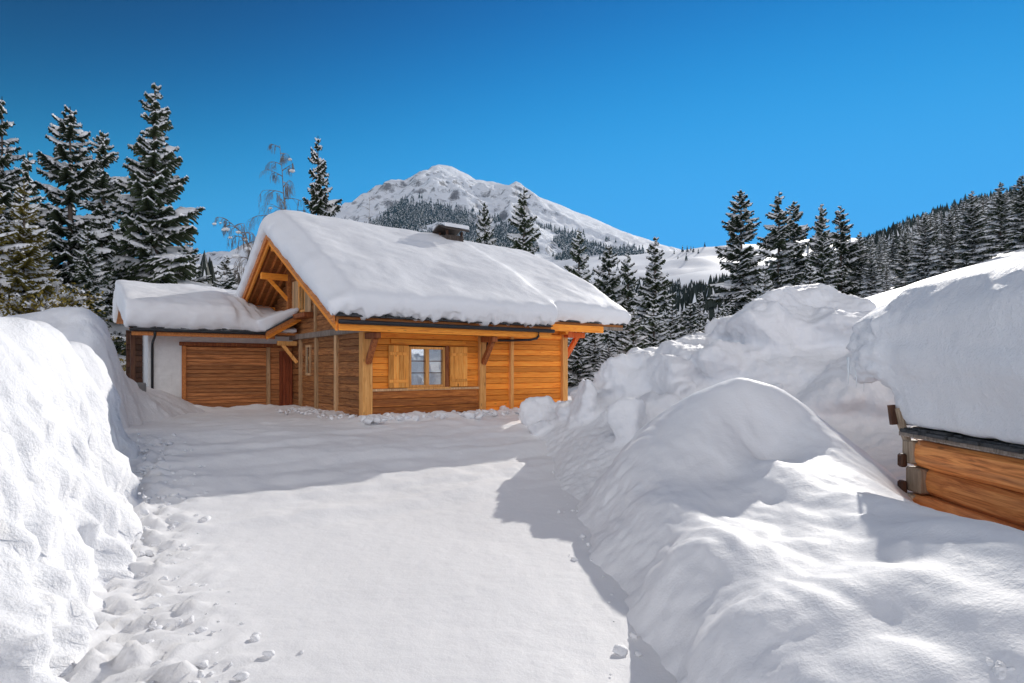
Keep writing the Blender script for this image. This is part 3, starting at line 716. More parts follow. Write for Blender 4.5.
# dark open bay left of the white wall
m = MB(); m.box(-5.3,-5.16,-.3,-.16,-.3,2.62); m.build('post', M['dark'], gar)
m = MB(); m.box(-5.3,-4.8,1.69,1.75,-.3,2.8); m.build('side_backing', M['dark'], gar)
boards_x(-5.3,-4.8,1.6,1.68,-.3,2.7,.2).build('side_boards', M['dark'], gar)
# porch roof between the garage and the gable
def porch():
    y = -1.05; a = (-1.25, 2.62); b = (-.04, 3.34)
    m = MB(); m.prism([(a[0],a[1]),(b[0],b[1]),(b[0],b[1]+.1),(a[0],a[1]+.1)],1,y+.02,1.4); m.build('porch_roof', M['soffit'], gar)
    for (dy, dz, mt, w) in ((-.03,.02,'beamy',.17),(.02,-.13,'beamx',.14)):
        m = MB(); m.prism([(a[0],a[1]+dz-w/2+.05),(b[0],b[1]+dz-w/2+.05),(b[0],b[1]+dz+w/2+.05),(a[0],a[1]+dz+w/2+.05)],1,y+dy-.03,y+dy+.02); m.build('bargeboard', M[mt], gar)
    m = MB(); m.prism([(a[0]-.02,a[1]+.135),(b[0],b[1]+.135),(b[0],b[1]+.19),(a[0]-.02,a[1]+.19)],1,y-.1,1.4); m.build('porch_shingles', M['tile'], gar)
    m = MB(); m.box(-.85,-.17,-1.02,-.86,2.28,2.44,.01); m.beam((-.16,-.94,1.66),(-.68,-.94,2.32),.11,.12,up=(0,1,0)); m.build('porch_bracket', M['postz'], gar)
porch()
# garage snow
def garage_snow():
    s = MB(); t = .95
    f = lambda y: gz(y)+.1
    p = [(-.80,f(-.8)),(-1.02,f(-.8)+.25),(-1.02,f(-.8)+.6),(-.75,f(-.8)+.88),(.2,f(.2)+t),(3.2,f(3.2)+t),(4.2,f(4.2)+t*.9),(4.2,f(4.2)-.02)]
    s.prism(p,0,-5.5,-2.2)
    for k, (xa, xb, tt) in enumerate(((-2.3,-1.75,.84),(-1.8,-1.3,.66),(-1.35,-.9,.46),(-.95,-.1,.30))):
        q = [(-.80,f(-.8)),(-.98,f(-.8)+.2*tt),(-.9,f(-.8)+.62*tt),(-.6,f(-.8)+.9*tt),(.2,f(.2)+tt),(3.2,f(3.2)+tt+.1),(4.2,f(4.2)+tt),(4.2,f(4.2)-.02)]
        s.prism(q,0,xa,xb)
    s.prism([(4.2,f(4.2)-.02),(4.2,f(4.2)+t*.9),(5.5,f(4.2)+.4),(6.5,f(4.2)-.2),(6.5,f(4.2)-.7)],0,-5.5,-.2)
    s.prism([(-1.25,2.78),(-.08,3.50),(-.08,3.75),(-.7,3.5),(-1.5,3.15)],1,-1.12,1.6)
    def disp(V, n):
        up = sstep(.2,.8,n[:,2]); low = sstep(3.3,2.85,V[:,2])*sstep(0,-.6,V[:,1]); drip = fbm(V*np.array([1,1,.3]),3.2,3,off=14)
        out = n*(.10*fbm(V,.8,3,off=33)*up+.015*fbm(V,3,3)+.05*(1-up)*fbm(V,1.6,3,off=7))[:,None]; out[:,2] -= low*(.03+.1*drip); return out
    snow_body('roof_snow', s, M['roofsnow'], .05, 40, disp, 'rounded cushion of snow on the low garage roof', 'snow', None, (gx,gy,GB), ANG, sc=HS)
garage_snow()
# concrete trough by the garage
m = MB(); x, y, z = W(120,389,17.6*HS); m.box(-.5,.5,-.3,.3,-.8,.15,.03); o = m.build('concrete_block', M['concrete']); o.location = (x,y,z); o.rotation_euler = (0,0,.25); tag(o, 'grey concrete block half buried in snow left of the garage', 'block')

# ------------------------------------------------------------------ LOG SHED
SX, SY = 4.86, 7.2; SE = CAMH-64/F*SY                     # corner and height of the eaves
shed = empty('log_shed', (SX,SY,0), R(-3), 'small log shed with notched corner under a huge block of snow', 'shed')
lh = .325
m = MB()
for k in range(7):
    z1 = SE-.10-k*lh+(.0); z0 = z1-lh+.012; j = (-.02,.03,-.06,.05,-.02,.02,0)[k]
    n = 26; ys = np.linspace(.02, -5.2, n); V = []; Fc = []
    # each log has a softly rounded section and slight bow
    prof = [(0.20,z0),( .02,z0),(-.03,z0+.05),(-.045,(z0+z1)/2),(-.03,z1-.05),(.02,z1),(.20,z1)]
    for yy in ys:
        w = .012*math.sin(yy*1.7+k)+.008*math.sin(yy*4.1+2*k)
        for (a,b) in prof: V.append((a+j+w, yy, b+.006*math.sin(yy*2.3+k*2)))
    q = len(prof)
    for i in range(n-1):
        for c in range(q): Fc.append((i*q+c, i*q+(c+1)%q, (i+1)*q+(c+1)%q, (i+1)*q+c))
    Fc.append(tuple(range(q))); Fc.append(tuple((n-1)*q+c for c in range(q)))
    m.add(V, Fc, (.78,.35,.72,.5,.3,.6,.4)[k])
m.build('wall', M['log'], shed, False)
# notched corner: ends of the logs of both walls
for k in range(7):
    z1 = SE-.10-k*lh; z0 = z1-lh+.01
    m = MB()
    if k%2 == 0: m.box(-.10,.10,-.06,.14,z0+.02,z1-.01,.02)
    else: m.box(-.07,.10,-.16,.12,z0+.01,z1-.01,.02)
    m.build('log_end', M['logend'], shed)
for k in range(6):
    z1 = SE-.28-k*lh
    m = MB(); m.box(-.17,-.09,.02,.12,z1-lh*.5,z1,.02); m.build('log_end', M['dark'], shed)
m = MB(); m.box(.1,2.8,.04,.24,-.3,SE-.1,.01); m.box(.1,2.8,-5.2,-5.0,-.3,SE-.1,.01); m.box(2.6,2.8,-5.0,.04,-.3,SE-.1,.01); m.build('wall', M['log'], shed)
# roof edge
m = MB(); m.prism([(-.12,SE-.07),(1.5,SE+.5),(3.1,SE-.08),(3.1,SE-.02),(1.5,SE+.56),(-.12,SE-.02)],1,-5.3,.16); m.build('roof', M['greyw'], shed)
m = MB(); rnd = random.Random(4); y = -5.3
while y < .12:
    w = rnd.uniform(.14,.34)
    m.box(-.13-rnd.uniform(0,.04),.3,y,y+w-.01,SE-.02,SE+.02,.006); m.box(-.09-rnd.uniform(0,.06),.3,y+.03,y+w-.02,SE+.02,SE+rnd.uniform(.03,.05),.006); y += w
m.build('shingles', M['tile'], shed)
m = MB(); m.box(-.13,-.09,-5.3,.15,SE-.055,SE-.02,.006); m.build('fascia', M['greyw'], shed)
m = MB(); m.beam((-.06,.10,SE-.12),(-.15,.16,SE+.26),.05,.11,up=(0,1,0)); m.build('bargeboard', M['logend'], shed)
m = MB(); m.beam((-.175,.17,SE+.06),(-.20,.18,SE+.30),.07,.06,up=(0,1,0)); m.build('rafter_end', M['dark'], shed)
def shed_snow():
    s = MB(); b = SE+.06
    # cross-section in x,z along the shed
    s.prism([(-.14,b-.05),(-.14,b+.28),(-.28,b+.75),(-.28,b+1.35),(.0,b+1.7),(.6,b+1.86),(1.9,b+1.9),(3.0,b+1.7),(3.5,b+1.2),(3.4,b+.2),(3.1,b-.1),(1.5,b+.4)],1,-5.5,.35)
    s.prism([(-.34,b+.5),(-.44,b+.9),(-.38,b+1.3),(.1,b+1.62),(.8,b+1.8),(1.9,b+1.85),(3.0,b+1.6),(3.2,b+.6)],1,.2,.85)
    def disp(V, n):
        far = sstep(-.2,.5,V[:,1]); up = sstep(.3,.85,n[:,2]); side = 1-up
        lay = fbm(np.stack([V[:,0],V[:,1]*.35,V[:,2]*2.2],-1), 1.3, 4, off=5)
        d = .06*lay*side+.03*fbm(V,2.5,4,off=3)*side+.03*fbm(V,.8,2)+far*side*.17*fbm(V,2.6,4,billow=True,off=1)
        return n*d[:,None]
    snow_body('roof_snow', s, M['bank'], .045, 34, disp, 'huge overhanging block of snow on the log shed roof', 'snow', None, (SX,SY,0), R(-3))
shed_snow()
# icicles hanging from the far end of that block
ic = empty('icicles', (SX-.3,SY+.72,SE+.74), 0, 'short icicles hanging from the snow block on the log shed', 'icicles')
for k in range(4):
    m = MB(); x = .09*k-.12; m.tube([(x,-.02*k,.16),(x,-.02*k,.0),(x+.004,-.02*k,-.10-.04*(k%2)),(x,-.02*k,-.2-.05*(k%3))],[.02,.015,.008,.002],7); m.build('icicle', M['ice'], ic, True)

# lump in the lower right corner and loose crumbs
def lump(x, y, z, s, seed, label, name='snow_lump'):
    import bmesh
    bm = bmesh.new(); bmesh.ops.create_icosphere(bm, subdivisions=5, radius=1); me = bpy.data.meshes.new(name); bm.to_mesh(me); bm.free()
    V = np.empty(len(me.vertices)*3, dtype=np.float32); me.vertices.foreach_get('co', V); V = V.reshape(-1,3).astype(float)
    n = V.copy(); V = n*(1+.42*fbm(n, 1.6, 5, off=seed*3.1, billow=True))[:,None]; V *= np.array([s*1.05,s*.9,s*.8])
    me.vertices.foreach_set('co', V.astype(np.float32).ravel()); me.polygons.foreach_set('use_smooth', [True]*len(me.polygons)); me.materials.append(M['bank']); me.update()
    o = link(name, me); o.location = (x,y,z); tag(o, label, 'snow lump'); return o
x,y,z = W(1008,672,2.75); lump(x,y,z-.02,.10,2,'white lump of snow at the near right corner on the snow bank')
def crumbs():
    rnd = np.random.RandomState(5); Vs = []; Fs = []; n0 = 0
    ph = (1+5**.5)/2
    iv = np.array([(-1,ph,0),(1,ph,0),(-1,-ph,0),(1,-ph,0),(0,-1,ph),(0,1,ph),(0,-1,-ph),(0,1,-ph),(ph,0,-1),(ph,0,1),(-ph,0,-1),(-ph,0,1)])/1.9
    it = np.array([(0,11,5),(0,5,1),(0,1,7),(0,7,10),(0,10,11),(1,5,9),(5,11,4),(11,10,2),(10,7,6),(7,1,8),(3,9,4),(3,4,2),(3,2,6),(3,6,8),(3,8,9),(4,9,5),(2,4,11),(6,2,10),(8,6,7),(9,8,1)])
    def sub(v, f):
        v = list(map(tuple, v)); cache = {}; out = []
        def mid(a,b):
            k = (min(a,b),max(a,b))
            if k not in cache:
                p = (np.array(v[a])+np.array(v[b]))/2; v.append(tuple(p/np.linalg.norm(p)*1.0)); cache[k] = len(v)-1
            return cache[k]
        for (a,b,c) in f:
            x,y,z = mid(a,b),mid(b,c),mid(c,a); out += [(a,x,z),(b,y,x),(c,z,y),(x,y,z)]
        return np.array(v), np.array(out)
    sv, sf = sub(iv/np.linalg.norm(iv,axis=1)[:,None], it)
    pts = []
    for k in range(620):                         # toe of the left bank
        y = rnd.uniform(2.4,11.2); f = -2.4-.64*(y-4.2); x = f-.15+abs(rnd.normal(.05,.38)); s = abs(rnd.normal(0,.02))+.01
        pts.append((x,y,float(max(base_h(np.array(x),np.array(y)), LB(np.array([x]),np.array([y]))[0]))+s*.2,s))
    for k in range(420):                          # along the chalet walls
        t = rnd.uniform(-.5,8.2); n = abs(rnd.normal(.75,.35)); x,y = H2W(t,-n); s = rnd.choice((.02,.03,.05,.08,.11))*rnd.uniform(.7,1.1); pts.append((x,y,GB+.06,s))
    for k in range(120):
        s_ = rnd.uniform(0,6); n = abs(rnd.normal(.5,.3)); x,y = H2W(-n,s_); pts.append((x,y,GB+.04,rnd.uniform(.02,.08)))
    for k in range(45):                          # toe of the near bank
        y = rnd.uniform(3,13); x = 1.0-abs(rnd.normal(0,.16)); s = abs(rnd.normal(0,.02))+.008; pts.append((x,y,.01+float(base_h(np.array(x),np.array(y))),s))
    for (x,y,z,s) in pts:
        j = 1+.75*fbm(sv*1.3+rnd.uniform(0,90), 1, 2); q = rnd.normal(size=(4,3)); q /= np.linalg.norm(q,axis=1)[:,None]
        v = sv*j[:,None]
        for w_ in q: v = v-np.clip(v@w_-.5,0,None)[:,None]*w_
        v = v*s*np.array([rnd.uniform(.8,1.3),rnd.uniform(.8,1.3),rnd.uniform(.6,.95)])+np.array([x,y,z]); Vs.append(v); Fs.append(sf+n0); n0 += len(v)
    o = link('snow_crumbs', np_mesh('snow_crumbs', np.concatenate(Vs), np.concatenate(Fs), M['bank'], False)); tag(o, kind='stuff', label='loose crumbs of snow along the banks and walls', cat='snow')
crumbs()

# ------------------------------------------------------------------ TREES
class Tri:
    def __init__(s): s.v = []; s.f = []; s.n = 0
    def quad(s, a, b, c, d): s.v += [a,b,c,d]; s.f.append((s.n,s.n+1,s.n+2,s.n+3)); s.n += 4
    def add(s, V, Fc): s.v += list(V); s.f += [tuple(i+s.n for i in f) for f in Fc]; s.n += len(V)
    def mesh(s, name, mat, smooth=False):
        return np_mesh(name, np.array(s.v, dtype=float), np.array(s.f), mat, smooth)
def spruce(seed, H=1.0, Rad=.17, snow=.9, levels=46, tw=9, low=.04, thin=0.0, ragged=.25):
    """unit-scale spruce: height 10 m, to be scaled; returns three meshes"""
    rnd = random.Random(seed); Ht = 10.0; Rm = Rad*Ht
    fol = Tri(); sn = Tri()
    lump = [rnd.uniform(1-ragged,1+ragged) for _ in range(9)]
    for li in range(levels):
        f = li/(levels-1); h = low+(1-low-.015)*f**.95; z = h*Ht
        az_lump = 1
        L0 = Rm*((1-h)**.66)*(1-.25*math.exp(-h*14))+.03
        nb = 6 if h < .8 else 5
        if h > .93: nb = 4
        for b in range(nb):
            az = rnd.uniform(0, 2*math.pi) if rnd.random() < .5 else 2*math.pi*(b/nb)+li*1.9+rnd.uniform(-.25,.25)
            L = L0*rnd.choice((rnd.uniform(.5,.85),rnd.uniform(.75,1.08),rnd.uniform(.85,1.12)))*lump[int((az%(2*math.pi))/(2*math.pi)*9)%9 if h < .75 else 0]
            if rnd.random() < thin: continue
            if L < .06: continue
            slope0 = (-.30+.75*h)+rnd.uniform(-.12,.12); ns = 5
            d = Vector((math.cos(az), math.sin(az), 0)); side = Vector((-d.y, d.x, 0)); pts = []
            zz = z+rnd.uniform(-.06,.06)
            for k in range(ns+1):
                t = k/ns; drop = slope0*t*L-.30*L*t*t*(1-h*.8)+.16*L*t**3
                pts.append(d*(L*t)+Vector((0,0,zz+drop))+side*(L*.06*math.sin(t*3+az)*1))
            nt = max(4, int(tw*L/Rm*2.3)+3)
            for k in range(nt):
                t = (k+.6)/nt; seg = min(int(t*ns), ns-1); fr = t*ns-seg; p = pts[seg].lerp(pts[seg+1], fr); dd = (pts[seg+1]-pts[seg]).normalized()
                wl = L*.40*(1-t)**.6*(.55+.45*min(1,t*4))+.05
                for sg in (-1,1):
                    wl2 = wl*rnd.uniform(.6,1.15)
                    q = p+(side*sg*.86+dd*rnd.uniform(.2,.9)).normalized()*wl2+Vector((0,0,-wl2*rnd.uniform(.1,.85)))
                    wdt = .018+.024*wl2/(.5)
                    n1 = dd*wdt*.9; up = Vector((0,0,wdt*.55))
                    fol.quad(p-n1, q-n1*.35, q+n1*.3, p+n1)
                    fol.quad(p+up*.3-Vector((0,0,wdt*1.5)), q-Vector((0,0,wdt*1.6)), q+up*.2, p+up)
                    if rnd.random() < snow*.75:
                        a = p.lerp(q,.12)+Vector((0,0,.02)); c = p.lerp(q,.86)+Vector((0,0,.015)); n2 = dd*wdt*rnd.uniform(1.2,2.2); hh = Vector((0,0,.03+.05*rnd.random()))
                        sn.quad(a-n2, c-n2*.6, c+hh*.6, a+hh); sn.quad(a+hh, c+hh*.6, c+n2*.6, a+n2)
            # hanging tip and core
            dd = (pts[-1]-pts[-2]).normalized(); 
            for k in range(ns):
                w = .05+.02*L; a = side*w; fol.quad(pts[k]-a, pts[k+1]-a*.6, pts[k+1]+a*.6, pts[k]+a)
                v = Vector((0,0,w*1.2)); fol.quad(pts[k]-v, pts[k+1]-v*.8, pts[k+1]+v*.3, pts[k]+v*.3)
            if rnd.random() < snow:
                s0 = rnd.uniform(.1,.4); s1 = rnd.uniform(.75,1.0); m = 5; V = []
                wb = (.055+.085*L)*rnd.uniform(.7,1.4); hb = wb*rnd.uniform(.6,1.0)
                for k in range(m+1):
                    t = s0+(s1-s0)*k/m; seg = min(int(t*ns), ns-1); p = pts[seg].lerp(pts[seg+1], t*ns-seg)
                    e = math.sin(math.pi*min(.96,max(.05,k/m)))**.5; w = wb*e*rnd.uniform(.7,1.2); hh = hb*e*rnd.uniform(.8,1.2)
                    for c in range(5):
                        an = math.pi*c/4; V.append(p+side*(w*math.cos(an)*rnd.uniform(.8,1.2))+Vector((0,0,.01-.75*w*abs(math.cos(an))**2+hh*math.sin(an))))
                Fc = [(k*5+c, k*5+c+1, (k+1)*5+c+1, (k+1)*5+c) for k in range(m) for c in range(4)]
                sn.add(V, Fc)
    # spire
    fol.quad(Vector((-.03,0,Ht*.96)),Vector((.03,0,Ht*.96)),Vector((.012,0,Ht*1.005)),Vector((-.012,0,Ht*1.005)))
    fol.quad(Vector((0,-.03,Ht*.96)),Vector((0,.03,Ht*.96)),Vector((0,.012,Ht*1.005)),Vector((0,-.012,Ht*1.005)))
    tr = MB(); tr.tube([(0,0,-1.2),(0,0,0),(.02,.01,Ht*.4),(0,0,Ht*.75),(0,0,Ht*.985)],[.17,.15,.1,.05,.012],9)
    mt = bpy.data.meshes.new('trunk'); mt.from_pydata([tuple(p) for p in tr.v],[],tr.f); mt.materials.append(M['bark']); mt.polygons.foreach_set('use_smooth',[True]*len(mt.polygons)); mt.update()
    return (mt, fol.mesh('crown', M['needle']), sn.mesh('snow', M['treesnow'], True))
SPR = {'a': spruce(1, Rad=.185, snow=1.0, levels=46, tw=14, thin=.04, ragged=.2), 'b': spruce(2, Rad=.17, snow=.9, levels=42, tw=12, thin=.15, ragged=.3), 'c': spruce(3, Rad=.19, snow=.95, levels=38, tw=11, thin=.1, ragged=.28),
       'd': spruce(4, Rad=.21, snow=1.0, levels=34, tw=7, thin=.05), 'e': spruce(5, Rad=.165, snow=.8, levels=38, tw=12, thin=.18, ragged=.32)}
SPL = {'a': spruce(11, Rad=.19, snow=.9, levels=24, tw=4), 'b': spruce(12, Rad=.17, snow=.75, levels=22, tw=4, thin=.1), 'c': spruce(13, Rad=.21, snow=.8, levels=20, tw=4, thin=.1)}
def tree_obj(kind, x, y, z, h, label, rad=1.0, group=None, rz=None, lib=SPR, name='spruce_tree', tilt=0):
    e = empty(name, (x,y,z), rz if rz is not None else random.uniform(0,6.28), label, 'tree', group)
    s = h/10.0; rad *= 1.15; e.scale = (s*rad, s*rad, s); e.rotation_euler[0] = tilt
    for nm, me in zip(('trunk','crown','snow'), lib[kind]): link(nm, me, e)
    return e
def tree_px(kind, px, py, d, zb, label, rad=1.0, group=None, rz=None, lib=SPR):
    x, y, zt = W(px, py, d); return tree_obj(kind, x, y, zb, zt-zb, label, rad, group, rz, lib)
GL = 'spruces left of the chalet'
tree_px('a',155,84,33,-.5,'tallest snow laden spruce, right in the row left of the garage',1.0,GL,1.1)
tree_px('b',70,108,31,-.5,'tall slim spruce, second from the right of the row left of the garage',.95,GL,.4)
tree_px('b',103,133,38,-.5,'slim spruce standing behind and between the two tall ones left of the garage',.9,GL,2.4)
tree_px('c',2,98,29,-.5,'dark spruce cut by the left picture edge',.8,GL,3.0)
tree_px('e',28,152,40,-.5,'thin lower spruce top rising behind the brownish tree at far left',.9,GL,2.0)
tree_px('c',125,215,36,-.5,'short spruce filling the gap behind the garage roof snow',1.1,GL,.7)
tree_px('d',88,225,29,-.5,'short wide snowy spruce in front of the tall row at left',1.0,GL,.2)
tree_px('c',190,238,44,-.5,'small spruce behind the right flank of the tallest left spruce',1.2,GL,.9)
tree_px('d',227,256,60,-.5,'small snowy spruce seen between garage and chalet roof',1.3,GL,.9)
tree_px('c',212,262,64,-.5,'small dark spruce between the tall left spruces and the chalet roof',1.2,GL,1.9)
GM = 'spruces behind the chalet'
tree_px('d',318,137,38,0,'stout spruce heavy with snow above the left part of the chalet roof',.72,GM,.3)
tree_px('b',485,203,60,-3,'slim dark spruce just right of the chimney',.62,GM,.3)
tree_px('e',524,188,52,-3,'dark pointed spruce right of the chimney, tallest above the roof',.95,GM,1.2)
tree_px('e',579,229,56,-4,'dark spruce above the right end of the chalet roof snow',.9,GM,2.2)
tree_px('b',609,247,60,-5,'left one of the small pair of spruces right of the chalet roof',1.0,GM,1.0)
tree_px('e',628,254,62,-5,'right one of the small pair of spruces right of the chalet roof',1.0,GM,2.7)
tree_px('a',655,237,42,-3,'wide spruce right of the chalet standing alone above the dark thicket',1.05,GM,.5)
tree_px('c',672,300,36,-3,'low spruce in front of the wide one right of the chalet',1.1,GM,.9)
GR = 'tall spruces behind the snow heap'
tree_px('b',741,191,62,3,'tall spruce, leftmost of the tall cluster behind the snow heap',1.15,GR,.1)
tree_px('e',779,192,66,3,'tall spruce, second from left of the cluster behind the snow heap',1.1,GR,.9)
tree_px('b',794,202,70,3,'tall spruce close behind the second of the cluster behind the snow heap',1.0,GR,1.7)
tree_px('a',822,204,64,3,'snowy spruce in the right half of the cluster behind the snow heap',.95,GR,2.2)
tree_px('e',841,206,68,3,'rightmost tall spruce of the cluster behind the snow heap',1.1,GR,2.9)
tree_px('c',700,292,50,-3,'low spruce in the gap left of the tall cluster',1.0,GR,2.9)
tree_px('c',810,262,44,-1,'short bushy spruce low in the cluster behind the snow heap',1.2,GR,1.4)
tree_px('c',765,270,42,-1,'short spruce at the feet of the two tall left spruces of the cluster',1.2,GR,.4)
tree_px('a',880,236,70,14,'slender spruce alone between the cluster and the wooded slope',.9,GR,.4)
tree_px('a',860,232,68,8,'small spruce just right of the tall cluster behind the snow heap',1.2,GR,.4)
tree_px('c',871,248,60,8,'lowest spruce between the tall cluster and the wooded slope',1.2,GR,2.4)
# thicket right of the chalet
rnd = random.Random(21)
for k in range(34):
    px = rnd.uniform(566,740); d = rnd.uniform(27,44); py = 318+rnd.uniform(-14,26)-(px-640)*.03*(0 if px < 640 else 1)
    if px < 628: d = rnd.uniform(30,44)
    x, y, zt = W(px, py, d); zb = -2.5
    tree_obj(rnd.choice('cda'), x, y, zb, zt-zb, 'young snowy spruce in the dark thicket right of the chalet', 1.35, 'young spruces in the thicket right of the chalet', lib=SPR)
# wooded slope at the right
for k in range(150):
    d = rnd.uniform(75,230); px = rnd.uniform(845,1075); x = (px-CX)/F*d
    z = float(far_h(np.array([x]), np.array([d]))[0]); h = rnd.choice((6,8,10,12,15))*rnd.uniform(.85,1.15)
    h = min(h, CAMH+(HZ-np.interp(px,[845,870,900,950,1000,1040,1080],[246,234,220,200,186,178,172])-rnd.uniform(0,9))/F*d-z)
    if h < 3.5: continue
    tree_obj(rnd.choice('abc'), x, d, z-.3, h, 'spruce in the wood on the slope above the log shed', rnd.uniform(.9,1.3), 'spruces on the right slope', lib=SPL)
for (px, py, d, k) in ((925,213,56,'c'),(972,191,52,'a'),(1000,182,60,'c'),(1022,176,50,'b'),(950,214,70,'b'),(905,230,64,'a')):
    x, y, zt = W(px, py, d); z = float(far_h(np.array([x]), np.array([y]))[0])-.4
    tree_obj(k, x, y, z, max(6, zt-z), {925:'broad snowy spruce at the left front of the right slope',972:'big snow laden spruce in the middle front of the right slope',1000:'broad dark spruce near the right edge on the right slope',1022:'tall spruce cut by the right picture edge on the right slope',950:'slender spruce behind the two big ones on the right slope',905:'small spruce at the left end of the front row on the right slope'}[px], 1.3, 'front spruces on the right slope')

# bare birches
def birch(name, base, H_, lean, seed, label, droop=.5, snow_n=3, spread=.5, r0=.11, depth=4, nb=14, start=.35):
    rnd = random.Random(seed); e = empty(name, base, 0, label, 'tree'); tr = MB(); tw = MB(); sn = MB(); tips = []
    n = 10; P = []
    for i in range(n+1):
        t = i/n; P.append(Vector((lean[0]*t**2.2, lean[1]*t**2.2, H_*(t-lean[2]*t**3)))+Vector((rnd.uniform(-.06,.06),rnd.uniform(-.06,.06),0)))
    tr.tube(P, [r0*(1-.9*i/n) for i in range(n+1)], 7); tr.build('trunk', M['birch'], e, True)
    def branch(p, d, L, r, lv):
        pts = [p]; m = 5; q = p.copy(); dd = d.copy()
        for i in range(m):
            dd = (dd+Vector((rnd.uniform(-.16,.16),rnd.uniform(-.16,.16),rnd.uniform(-.1,.1)-droop*.35*(.3+lv*.5)))).normalized(); q = q+dd*L/m; pts.append(q.copy())
        tw.tube(pts, [r*(1-.75*i/m) for i in range(m+1)], 4 if lv else 5, cap=False)
        if lv >= 1: tips.append(pts[3])
        if lv < depth-1:
            for k in range(rnd.randint(4,6)):
                i = rnd.randint(1,m); b = pts[i]; nd = (dd+Vector((rnd.uniform(-1,1),rnd.uniform(-1,1),rnd.uniform(-.4,.5)))*.8).normalized(); branch(b, nd, L*rnd.uniform(.45,.65), r*.5, lv+1)
    for k in range(nb):
        t = start+(1-start)*(k+.5)/nb; i = min(int(t*n), n-1); p = P[i].lerp(P[i+1], t*n-i); az = k*2.4+rnd.uniform(-.4,.4)
        d = Vector((math.cos(az),math.sin(az),.55)).normalized(); branch(p, d, H_*spread*(1.05-t)*.55+.4, r0*.28, 0)
    tw.build('branches', M['birch'], e, True)
    for k in range(snow_n):
        p = tips[rnd.randrange(len(tips))] if k < len(tips) else P[-1]
        sn = MB(); s = rnd.uniform(.06,.19)*H_/12
        import bmesh
        bm = bmesh.new(); bmesh.ops.create_icosphere(bm, subdivisions=3, radius=1); vs = np.array([v.co[:] for v in bm.verts]); fs = [tuple(v.index for v in f.verts) for f in bm.faces]; bm.free()
        vs = vs*(1+.9*fbm(vs, 1.9, 4, off=k*5+seed))[:,None]*np.array([s,s*.8,s*.55])+np.array(p[:]); sn.add([tuple(v) for v in vs], fs); sn.build('snow_clump', M['treesnow'], e, True)
    return e
x,y,_ = W(293,200,40); birch('birch_tree', (x,y,0), 17.0, (-.9,0,0), 5, 'bare fine twigged birch beside the stout snowy spruce above the roof', .9, 7, .42, .12, 5, 26, .42)
x,y,_ = W(283,200,31); birch('birch_tree', (x,y,0), 12.6, (-2.9,0,.22), 8, 'bent bare birch with clumps of snow drooping left of the chalet roof ridge', 1.2, 30, .34, .11, 5, 16, .55)
x,y,_ = W(368,200,46); birch('birch_tree', (x,y,0), 15.3, (.1,0,0), 9, 'single thin bare trunk rising behind the chalet roof near the mountain', .5, 0, .12, .07, 2, 9, .6)
# brownish leafy trees at far left
def leafy(base, H_, seed, label, wid):
    rnd = random.Random(seed); e = empty('deciduous_tree', base, 0, label, 'tree'); br = MB(); lf = Tri(); sn = Tri()
    def grow(p, d, L, r, lv):
        m = 4; pts = [p]; q = p.copy(); dd = d.copy()
        for i in range(m):
            dd = (dd+Vector((rnd.uniform(-.2,.2),rnd.uniform(-.2,.2),rnd.uniform(-.16,.08)))).normalized(); q = q+dd*L/m; pts.append(q.copy())
        br.tube(pts, [r*.7*(1-.6*i/m) for i in range(m+1)], 5, cap=False)
        if lv >= 2:
            for k in range(6):
                c = pts[rnd.randint(1,m)]+Vector((rnd.gauss(0,.22),rnd.gauss(0,.22),rnd.gauss(-.06,.18)))
                a = Vector((rnd.uniform(-1,1),rnd.uniform(-1,1),rnd.uniform(-1,1))).normalized()*rnd.uniform(.03,.075); b = a.cross(Vector((rnd.uniform(-1,1),rnd.uniform(-1,1),1))).normalized()*.035
                lf.quad(c-a-b, c+a-b, c+a+b, c-a+b)
            for i in range(1,m):
                if rnd.random() < .6:
                    a, c = pts[i]+Vector((0,0,.04)), pts[i+1]+Vector((0,0,.04)); sd = (c-a).cross(Vector((0,0,1))); 
                    if sd.length > 1e-4:
                        sd = sd.normalized()*rnd.uniform(.04,.12); hh = Vector((0,0,rnd.uniform(.04,.12)))
                        sn.quad(a-sd, c-sd, c+hh, a+hh); sn.quad(a+hh, c+hh, c+sd, a+sd)
        if lv < 4:
            for k in range(rnd.randint(3,4)):
                i = rnd.randint(2,m); nd = (dd+Vector((rnd.uniform(-1,1)*wid,rnd.uniform(-1,1)*wid,rnd.uniform(-.3,.6)))).normalized(); grow(pts[i], nd, L*rnd.uniform(.5,.75), r*.55, lv+1)
    for k in range(5): grow(Vector((0,0,H_*(.02+.12*k))), Vector((rnd.uniform(-.7,.7)*wid,rnd.uniform(-.7,.7)*wid,1)).normalized(), H_*.36, .09, 0)
    br.build('branches', M['birch'], e, True); link('leaves', lf.mesh('leaves', M['leaf']), e); link('snow', sn.mesh('snow', M['treesnow'], True), e)
M['gold'] = needle_mat('green_gold_needles', (.10,.095,.02), (.30,.24,.05))
SPG = {}
for k_ in ('c','d'):
    t_, c_, n_ = spruce(31 if k_ == 'c' else 32, Rad=.26, snow=.9, levels=34, tw=13, thin=.12, ragged=.3); c_.materials[0] = M['gold']; SPG[k_] = (t_, c_, n_)
tree_px('c',24,182,25,-.4,'bushy snowy conifer with green gold foliage at the far left',1.0,'green gold conifers at the far left',.5,SPG)
x,y,_ = W(60,280,24.5); leafy((x,y,-.3), 5.0, 6, 'low snowy tree with brown twigs before the slim spruce at left', 1.0)
tree_px('d',-14,168,24,-.4,'green gold snowy conifer cut by the left picture edge',1.0,'green gold conifers at the far left',1.5,SPG)

